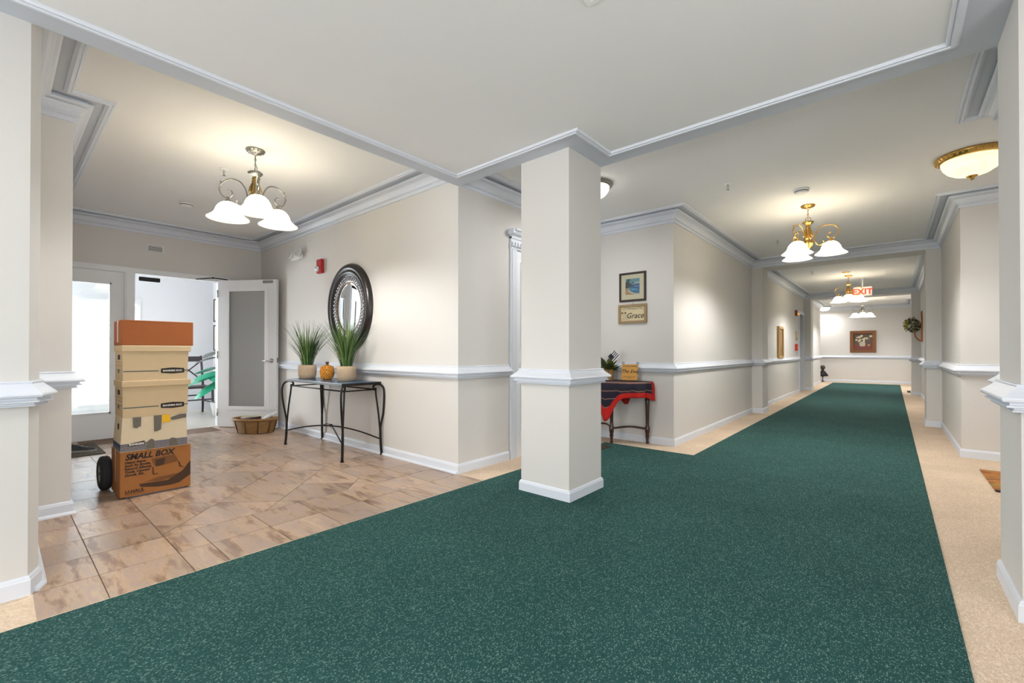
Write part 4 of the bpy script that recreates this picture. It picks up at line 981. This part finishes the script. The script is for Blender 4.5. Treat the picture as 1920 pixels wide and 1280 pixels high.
Mf = Matrix.Translation((0, -.004, .172)) @ Matrix.Rotation(math.radians(-47), 4, 'Y')
FW, FB = mat('flag_white', rgb(228, 226, 224), .8), mat('flag_black', rgb(34, 32, 38), .8)
q = MB()
for k in range(9): q.box((.055 if k > 3 else .0, -.0006, -.1 + k*.0111) if 0 else (0, -.0006, -.10 + k*.0111), (.11, .0006, -.10 + (k+1)*.0111), k % 2, Mf)
q.box((0, -.0012, -.055), (.05, .0012, 0), 1, Mf)
q.build('cloth', [FW, FB], c)
# wooden welcome plaque on easel
c = thing('wooden_plaque', 'small orange wooden plaque with black script on the half-moon table', 'sign', (cx + .155, cy_ - .13, zt), math.radians(6))
Mt = Matrix.Rotation(math.radians(-10), 4, 'X')
PINE = mat('pine_board', rgb(206, 150, 70), .5, noise=.12, nscale=8)
MB().rbox((-.095, -.006, .008), (.095, .006, .196), .003, M=Mt).build('board', PINE, c)
def TM(x, z): return Mt @ frame_M((x, -.0068, z), (1, 0, 0), (0, 0, 1))
text('WELCOME TO OUR HOME', .0135, TM(0, .168), INK, c, align='CENTER', bold=.0004)
text('The Ews', .056, TM(0, .095), INK, c, align='CENTER', shear=.35, bold=.0006)
q = MB()
for x0, x1, z in ((-.07, .07, .048), (-.022, .022, .034)):
    x = x0
    while x < x1: q.box((x, -.0072, z), (x + .008, -.0062, z + .005), 0, Mt); x += .0115
q.build('fine_print', INK, c)
q = MB()
for sx in (-1, 1):
    q.tube([(sx*.075, -.022, .003), (sx*.075, .004, .004), (sx*.075, .03, .10), (sx*.08, .045, .2)], .003, 6)
    q.tube([(sx*.085 + .012*math.cos(a), .045, .205 + .012*math.sin(a)) for a in [2*PI*i/10 for i in range(10)]], .003, 6, closed=True)
q.build('easel', BLACK, c)

# ------------------------------------------------------------------ pictures on the alcove wall
def framed(name, label, cat, loc, w_, h_, fw, fm, depth=.022, rz=0):
    c = thing(name, label, cat, loc, rz)
    q = MB(); W, H = w_/2, h_/2
    for (x0, z0, x1, z1) in ((-W, -H, -W+fw, H), (W-fw, -H, W, H), (-W+fw, -H, W-fw, -H+fw), (-W+fw, H-fw, W-fw, H)): q.rbox((x0, -depth, z0), (x1, 0, z1), .003)
    q.build('frame', fm, c)
    return c
DKW = mat('dark_walnut_frame', rgb(46, 28, 22), .35, coat=.3)
c = framed('framed_picture', 'square beach picture in a dark frame on the alcove wall', 'picture', (-2.322, yT, 1.815), .335, .345, .024, DKW)
MB().box((-.145, -.011, -.15), (.145, -.004, .15)).build('mat_board', mat('mat_cream', rgb(236, 220, 186), .8), c)
def flat(par, name, y, pats):
    q = MB(); ms = []
    for k, (m_, pts) in enumerate(pats):
        ms.append(m_); q.add([(x, y - .0003*k, z) for x, z in pts], [tuple(range(len(pts)))], k)
    return q.build(name, ms, par)
def C(n, *a): return mat('print_' + n, rgb(*a), .6)
flat(c, 'beach_print', -.0115, [
    (C('sky', 110, 160, 168), [(-.088, -.088), (.088, -.088), (.088, .098), (-.088, .098)]),
    (C('cloud', 190, 206, 200), [(-.03, .03), (.088, .036), (.088, .058), (.02, .052), (-.03, .048)]),
    (C('sea', 34, 96, 150), [(-.06, -.06), (.0, -.08), (.088, -.08), (.088, .036), (-.01, .034)]),
    (C('sea2', 44, 132, 168), [(-.05, -.055), (.088, -.07), (.088, -.03), (.02, -.02), (-.03, -.01)]),
    (C('wave', 140, 196, 214), [(-.02, -.03), (.05, -.035), (.06, -.03), (.0, -.024)]), (C('wave', 140, 196, 214), [(.02, .005), (.075, .0), (.08, .005), (.03, .010)]),
    (C('foam', 222, 222, 200), [(-.058, -.045), (-.045, -.062), (.03, -.085), (.088, -.084), (.088, -.078), (.03, -.075), (-.03, -.05), (-.045, -.02)]),
    (C('sand', 196, 140, 84), [(-.088, -.088), (.04, -.088), (-.03, -.068), (-.056, -.045), (-.058, -.01), (-.088, -.01)]),
    (C('jungle', 30, 46, 34), [(-.088, -.015), (-.04, -.004), (-.005, .015), (-.006, .038), (-.04, .05), (-.06, .085), (-.075, .06), (-.088, .062)]),
    (C('palm', 36, 58, 38), [(-.05, .05), (-.045, .05), (-.042, .08), (-.02, .075), (-.035, .09), (-.05, .1), (-.062, .088), (-.075, .075), (-.052, .08)]),
    (C('palm', 36, 58, 38), [(-.012, .046), (.01, .04), (.03, .05), (.012, .056), (-.004, .054)])])
MB().box((-.145, -.0165, -.15), (.145, -.0155, .15)).build('glass', GLASS, c)
DRIFT = mat('driftwood_frame', rgb(158, 134, 98), .75, noise=.18, nscale=20)
c = framed('grace_sign', 'rustic wood framed sign reading Grace below the beach picture', 'sign', (-2.322, yT, 1.497), .355, .225, .03, DRIFT, .03)
MB().box((-.148, -.014, -.083), (.148, -.004, .083)).build('panel', mat('linen_panel', rgb(214, 198, 160), .8, noise=.08, nscale=30), c)
text('Grace', .088, frame_M((.03, -.0148, -.05), (1, 0, 0), (0, 0, 1)), INK, c, align='CENTER', shear=.3, bold=.0005)
q = MB(); r3 = random.Random(9)
for k in range(26):
    x = -.12 + k*.0098; z = .062 + r3.uniform(-.012, .012); a = r3.uniform(0, PI); l_ = .012
    q.add([(x - l_*math.cos(a), -.0146, z - l_*math.sin(a)*.6), (x + .004*math.sin(a), -.0146, z - .004*math.cos(a)), (x + l_*math.cos(a), -.0146, z + l_*math.sin(a)*.6), (x - .004*math.sin(a), -.0146, z + .004*math.cos(a))], [(0, 1, 2, 3)])
q.build('leaf_spray', mat('print_grey', rgb(96, 92, 82), .8), c)
q = MB()
for dx in (-.03, 0, .03): q.tube([(-.095 + dx + .024*math.cos(a), -.0146, -.035 + .034*math.sin(a)) for a in [2*PI*i/18 for i in range(18)]], .0012, 4, closed=True)
q.build('pumpkin_outline', mat('print_brown', rgb(120, 104, 80), .8), c)
q = MB()
for s_ in (-1, 1): q.add([(-.11, -.015, .012), (-.11 + s_*.028, -.015, .028), (-.11 + s_*.03, -.015, .004)], [(0, 1, 2)])
q.build('bow', INK, c)
MB().tube([(-.01, -.004, .1125), (0, -.004, .125), (.01, -.004, .1125)], .002, 6).build('hanger', BLACK, c)

# ------------------------------------------------------------------ corridor fittings
GF = mat('gilt_frame', rgb(206, 168, 106), .4, .3)
c = framed('framed_picture', 'gold framed picture seen edge on along the left corridor wall', 'picture', (xL, 11.0, 1.25), .52, .68, .05, GF, .045, PI/2)
MB().box((-.21, -.02, -.29), (.21, -.006, .29)).build('print', mat('muted_print', rgb(150, 122, 80), .7, noise=.4, nscale=8), c)
c = thing('fire_alarm_strobe', 'small red alarm strobe high on the left wall by the dark door', 'fire alarm', (xL, 13.1, 2.02))
MB().rbox((0, -.07, -.07), (.05, .07, .07), .005).build('housing', mat('alarm_brown', rgb(150, 60, 30), .5), c)
MB().rbox((.05, -.02, -.05), (.08, .05, .0), .005).build('strobe_lens', mat('amber_lens', rgb(240, 190, 90), .2, emit=rgb(255, 190, 80), estr=.5), c)
c = thing('door_plaque', 'narrow brass room plaque beside the dark door', 'plaque', (xL, 13.24, 1.45)); MB().rbox((0, -.09, -.12), (.012, .09, .12), .003).build('plate', GF, c); MB().box((.012, -.07, -.09), (.0135, .07, -.05)).build('name_strip', mat('plaque_dark', rgb(80, 60, 40), .5), c)
c = thing('fire_pull_station', 'red fire alarm pull box beside the dark door', 'fire alarm', (xL, 13.07, 1.16)); MB().rbox((0, -.06, -.085), (.055, .06, .085), .006).build('housing', mat('pull_red', rgb(206, 52, 32), .4), c); MB().box((.055, -.045, -.02), (.065, .045, .0)).build('pull_handle', PLASTIC, c)
MB().rbox((0, -.02, .10), (.03, .02, .14), .003).build('tamper_cover', PLASTIC, c)
BRF = mat('brown_gilt_frame', rgb(124, 76, 38), .4, .2, noise=.2, nscale=20)
c = framed('framed_picture', 'brown framed flower picture on the end wall of the corridor', 'picture', (-.75, yZ, 1.395), .70, .74, .10, BRF, .04)
MB().box((-.25, -.014, -.27), (.25, -.004, .27)).build('backing_board', mat('dark_liner', rgb(70, 60, 66), .6), c)
fl_ = [(C('ground', 96, 74, 66), [(-.24, -.26), (.24, -.26), (.24, .26), (-.24, .26)]), (C('table', 122, 60, 50), [(-.24, -.26), (.24, -.26), (.24, -.14), (-.24, -.1)])]
r4 = random.Random(12)
for k in range(22):
    x, z = r4.gauss(-.01, .09), r4.gauss(.07, .07); rr_ = r4.uniform(.02, .04)
    fl_.append((C('petal', 214, 204, 168) if k % 4 else C('leaf', 96, 96, 70), [(x + rr_*math.cos(a)*1.2, z + rr_*math.sin(a)) for a in [2*PI*i/7 for i in range(7)]]))
fl_ += [(C('vase', 190, 180, 160), [(-.08, -.16), (.05, -.16), (.07, -.06), (.02, .0), (-.05, .0), (-.1, -.06)]), (C('fruit', 206, 140, 92), [(.11, -.14), (.18, -.15), (.2, -.1), (.14, -.09)])]
flat(c, 'flower_print', -.0145, fl_)

# wall planter on the right corridor wall
c = thing('wall_planter', 'copper wall planter overflowing with yellow green foliage on the right wall', 'wall planter', (xR, 13.55, 1.27))
COP = mat('copper_wood', rgb(156, 84, 40), .4, .3)
MB().add([(0, -.14, .0), (0, .14, .0), (0, .15, .55), (0, 0, .71), (0, -.15, .55), (-.03, -.12, .02), (-.03, .12, .02), (-.03, .13, .54), (-.03, 0, .68), (-.03, -.13, .54)], [(4, 3, 2, 1, 0), (5, 6, 7, 8, 9), (0, 1, 6, 5), (1, 2, 7, 6), (2, 3, 8, 7), (3, 4, 9, 8), (4, 0, 5, 9)]).build('back_board', COP, c)
q = MB(); 
for y in (-.11, 0, .11): q.tube(smooth([(-.02, y*.6, .02), (-.07, y*.8, .05), (-.12, y, .13), (-.135, y, .24)], 5), .011, 6)
q.tube([(-.135, -.11, .24), (-.14, 0, .24), (-.135, .11, .24)], .011, 6); q.build('basket_frame', COP, c)
q = MB(); r5 = random.Random(21)
for k in range(420):
    a = r5.uniform(0, 2*PI); b_ = r5.uniform(-1, 1); rr_ = r5.uniform(.6, 1)
    p = Vector((-.175 + .165*rr_*math.sqrt(max(0, 1-b_*b_))*math.cos(a), .19*rr_*math.sqrt(max(0, 1-b_*b_))*math.sin(a), .385 + .175*rr_*b_ - .1*max(0, math.cos(a))*0))
    if p.x > -.035: p.x = -.035
    d_ = Vector((r5.gauss(0, 1), r5.gauss(0, 1), r5.gauss(0, 1))).normalized(); e_ = d_.orthogonal().normalized(); L = r5.uniform(.018, .034)
    q.add([p - d_*L, p + e_*L*.5, p + d_*L, p - e_*L*.5], [(0, 1, 2, 3)], 0 if (p.x < -.24 and r5.random() < .8) else r5.choice((1, 1, 2)))
o = q.build('foliage', [mat('foliage_yellow', rgb(196, 178, 70), .6), mat('foliage_dark', rgb(62, 66, 34), .6), mat('foliage_pale', rgb(142, 146, 84), .6)], c); o['kind'] = 'stuff'

# dark figurine at the far left corner
c = thing('dark_figurine', 'dark doll-like figurine half hidden at the far left corner', 'figurine', (-1.85, 18.95, 0))
MB().lathe([(0, 0), (.04, 0), (.04, .02), (.012, .03), (.012, .16), (.03, .18), (.15, .2), (.12, .27), (.05, .38), (.035, .42), (0, .43)], 16).build('dress', mat('figurine_black', rgb(36, 30, 32), .7), c)
MB().sphere((0, 0, .5), .075, 12, 8, sc=(1, 1, 1.1)).build('head', mat('figurine_brown', rgb(84, 66, 62), .7), c)
MB().tube([(.05, 0, .36), (.12, -.02, .27), (.16, -.03, .2)], [.02, .016, .012], 6).build('arm', MATS['figurine_black'], c)

# rugs and mats
def stripe_rug():
    M = bpy.data.materials.new('striped_rug'); M.use_nodes = True; nt = M.node_tree; b = nt.nodes['Principled BSDF']; b.inputs['Roughness'].default_value = .95
    tc = nt.nodes.new('ShaderNodeTexCoord'); mp = nt.nodes.new('ShaderNodeMapping'); mp.inputs['Scale'].default_value = (3, 26, 1); nt.links.new(tc.outputs['Object'], mp.inputs[0])
    n = nt.nodes.new('ShaderNodeTexNoise'); n.inputs['Scale'].default_value = 1.0; n.inputs['Detail'].default_value = 2; nt.links.new(mp.outputs[0], n.inputs['Vector'])
    rp = nt.nodes.new('ShaderNodeValToRGB'); rp.color_ramp.interpolation = 'CONSTANT'; e = rp.color_ramp.elements; e[0].position = 0; e[0].color = rgb(70, 34, 26); e[1].position = .62; e[1].color = rgb(186, 70, 44)
    for p_, cc in ((.36, rgb(166, 60, 40)), (.44, rgb(140, 130, 48)), (.5, rgb(200, 120, 60)), (.56, rgb(96, 84, 40)), (.7, rgb(206, 150, 90))): x = e.new(p_); x.color = cc
    nt.links.new(n.outputs[0], rp.inputs[0]); nt.links.new(rp.outputs[0], b.inputs['Base Color'])
    return M
c = thing('striped_rug', 'red and green striped rug on beige carpet behind the right pillar', 'rug', (0, 0, 0))
MB().rbox((.585, 4.93, .001), (1.35, 5.69, .011), .003).build('woven_field', stripe_rug(), c)
MB().rbox((.585, 4.885, .001), (1.35, 4.93, .0115), .003).build('end_border', mat('rug_border', rgb(62, 30, 28), .95), c)
o = MB().rbox((-2.80, 3.72, .0065), (-2.345, 4.42, .014), .003).build('door_mat', carpet('brown_mat', rgb(70, 60, 52), rgb(52, 44, 38), rgb(90, 78, 68), .2, 150)); tag(o, 'dark brown doormat on the green carpet behind the lobby pillar', 'doormat')
o = MB().rbox((.30, 15.3, .001), (.52, 15.9, .012), .003).build('door_mat', mat('olive_mat', rgb(52, 46, 26), .95)); tag(o, 'small dark doormat on the beige carpet at the far right', 'doormat')

# ------------------------------------------------------------------ vestibule furnishings
ESP = mat('espresso_wood', rgb(72, 62, 66), .4)
c = thing('dining_chair', 'dark wooden cross-back chair in the bright room beyond the entry', 'chair', (-8.95, 2.2, 0), math.radians(95))
for sx in (-1, 1):
    MB().tube([(sx*.20, .19, 0), (sx*.20, .18, .45), (sx*.195, .21, .7), (sx*.19, .25, .98)], [.017, .02, .018, .016], 6).build('back_leg', ESP, c)
    MB().tube([(sx*.21, -.21, 0), (sx*.205, -.20, .45)], [.016, .021], 6).build('front_leg', ESP, c)
    MB().tube([(sx*.205, -.20, .2), (sx*.2, .185, .2)], .011, 6).build('side_stretcher', ESP, c)
MB().rbox((-.23, -.23, .44), (.23, .2, .475), .008).build('seat', ESP, c)
MB().rbox((-.19, .225, .88), (.19, .255, .97), .006).build('top_rail', ESP, c)
MB().tube([(-.205, -.20, .25), (.205, -.20, .25)], .011, 6).build('front_stretcher', ESP, c)
MB().tube([(-.2, .185, .3), (.2, .185, .3)], .011, 6).build('back_stretcher', ESP, c)
for s_ in (-1, 1): MB().tube([(s_*-.18, .2, .56), (0, .225 + s_*.006, .73), (s_*.18, .245, .88)], .011, 6).build('cross_bar', ESP, c)
c = thing('floor_plant', 'big leaved green plant beside the chair beyond the entry door', 'plant', (-8.30, 2.40, 0))
MB().lathe([(0, 0), (.1, 0), (.13, .2), (.14, .24), (.12, .235)], 20).build('pot', PLASTIC, c)
MB().lathe([(0, .21), (.125, .215)], 16).build('soil', SOIL, c)
MB().tube([(0, 0, .2), (.01, 0, .6), (0, -.02, .95)], .012, 6).build('stem', mat('plant_stem', rgb(70, 66, 60), .6), c)
BIG = [mat('big_leaf_green', rgb(58, 176, 138), .35), mat('big_leaf_grey', rgb(110, 116, 112), .5)]
for k, (z0, a, up, L, g_) in enumerate(((.74, -1.2, .1, .42, 0), (.70, -1.75, -.05, .46, 0), (.80, -2.3, .15, .40, 0), (.62, 2.9, -.2, .3, 0), (.76, -.5, .0, .36, 0), (.96, -1.9, .2, .36, 1), (1.06, -1.2, .2, .3, 1), (.6, -1.35, -.3, .4, 0))):
    d_ = Vector((math.cos(a), math.sin(a), up)).normalized(); s_ = d_.cross(Vector((0, 0, 1))).normalized(); n_ = s_.cross(d_); p0 = Vector((0, 0, z0)); pts = []
    for t, wd in ((.15, .05), (.3, .11), (.5, .13), (.7, .11), (.88, .06)): pts.append((t, wd*(L/.34)))
    vs = [p0]; dr = lambda t: -n_*0 + Vector((0, 0, -.18*t*t))
    for t, wd in pts: vs += [p0 + d_*L*t + s_*wd + dr(t) - n_*wd*.25, p0 + d_*L*t + dr(t), p0 + d_*L*t - s_*wd + dr(t) - n_*wd*.25]
    vs.append(p0 + d_*L + dr(1)); n5 = len(pts); fs = [(0, 1, 2), (0, 2, 3)]
    for i in range(n5-1):
        b0 = 1 + 3*i; fs += [(b0, b0+3, b0+4, b0+1), (b0+1, b0+4, b0+5, b0+2)]
    b0 = 1 + 3*(n5-1); fs += [(b0, len(vs)-1, b0+1), (b0+1, len(vs)-1, b0+2)]
    MB().add(vs, fs, 0, True).build('leaf', BIG[g_], c)
for z0, z1, where in ((1.60, 2.02, 'upper'), (1.07, 1.54, 'lower')):
    c = framed('framed_picture', where + ' black framed picture on the white wall beyond the entry door', 'picture', (-9.30, yV1, (z0+z1)/2), .46, z1 - z0, .022, BLACK, .02)
    MB().box((-.208, -.01, -(z1-z0)/2 + .02), (.208, -.003, (z1-z0)/2 - .02)).build('mat_board', LABELW, c)
    MB().box((-.1, -.0108, -.1), (.1, -.0102, .1)).build('print', mat('grey_print', rgb(140, 140, 138), .7, noise=.4, nscale=9), c)
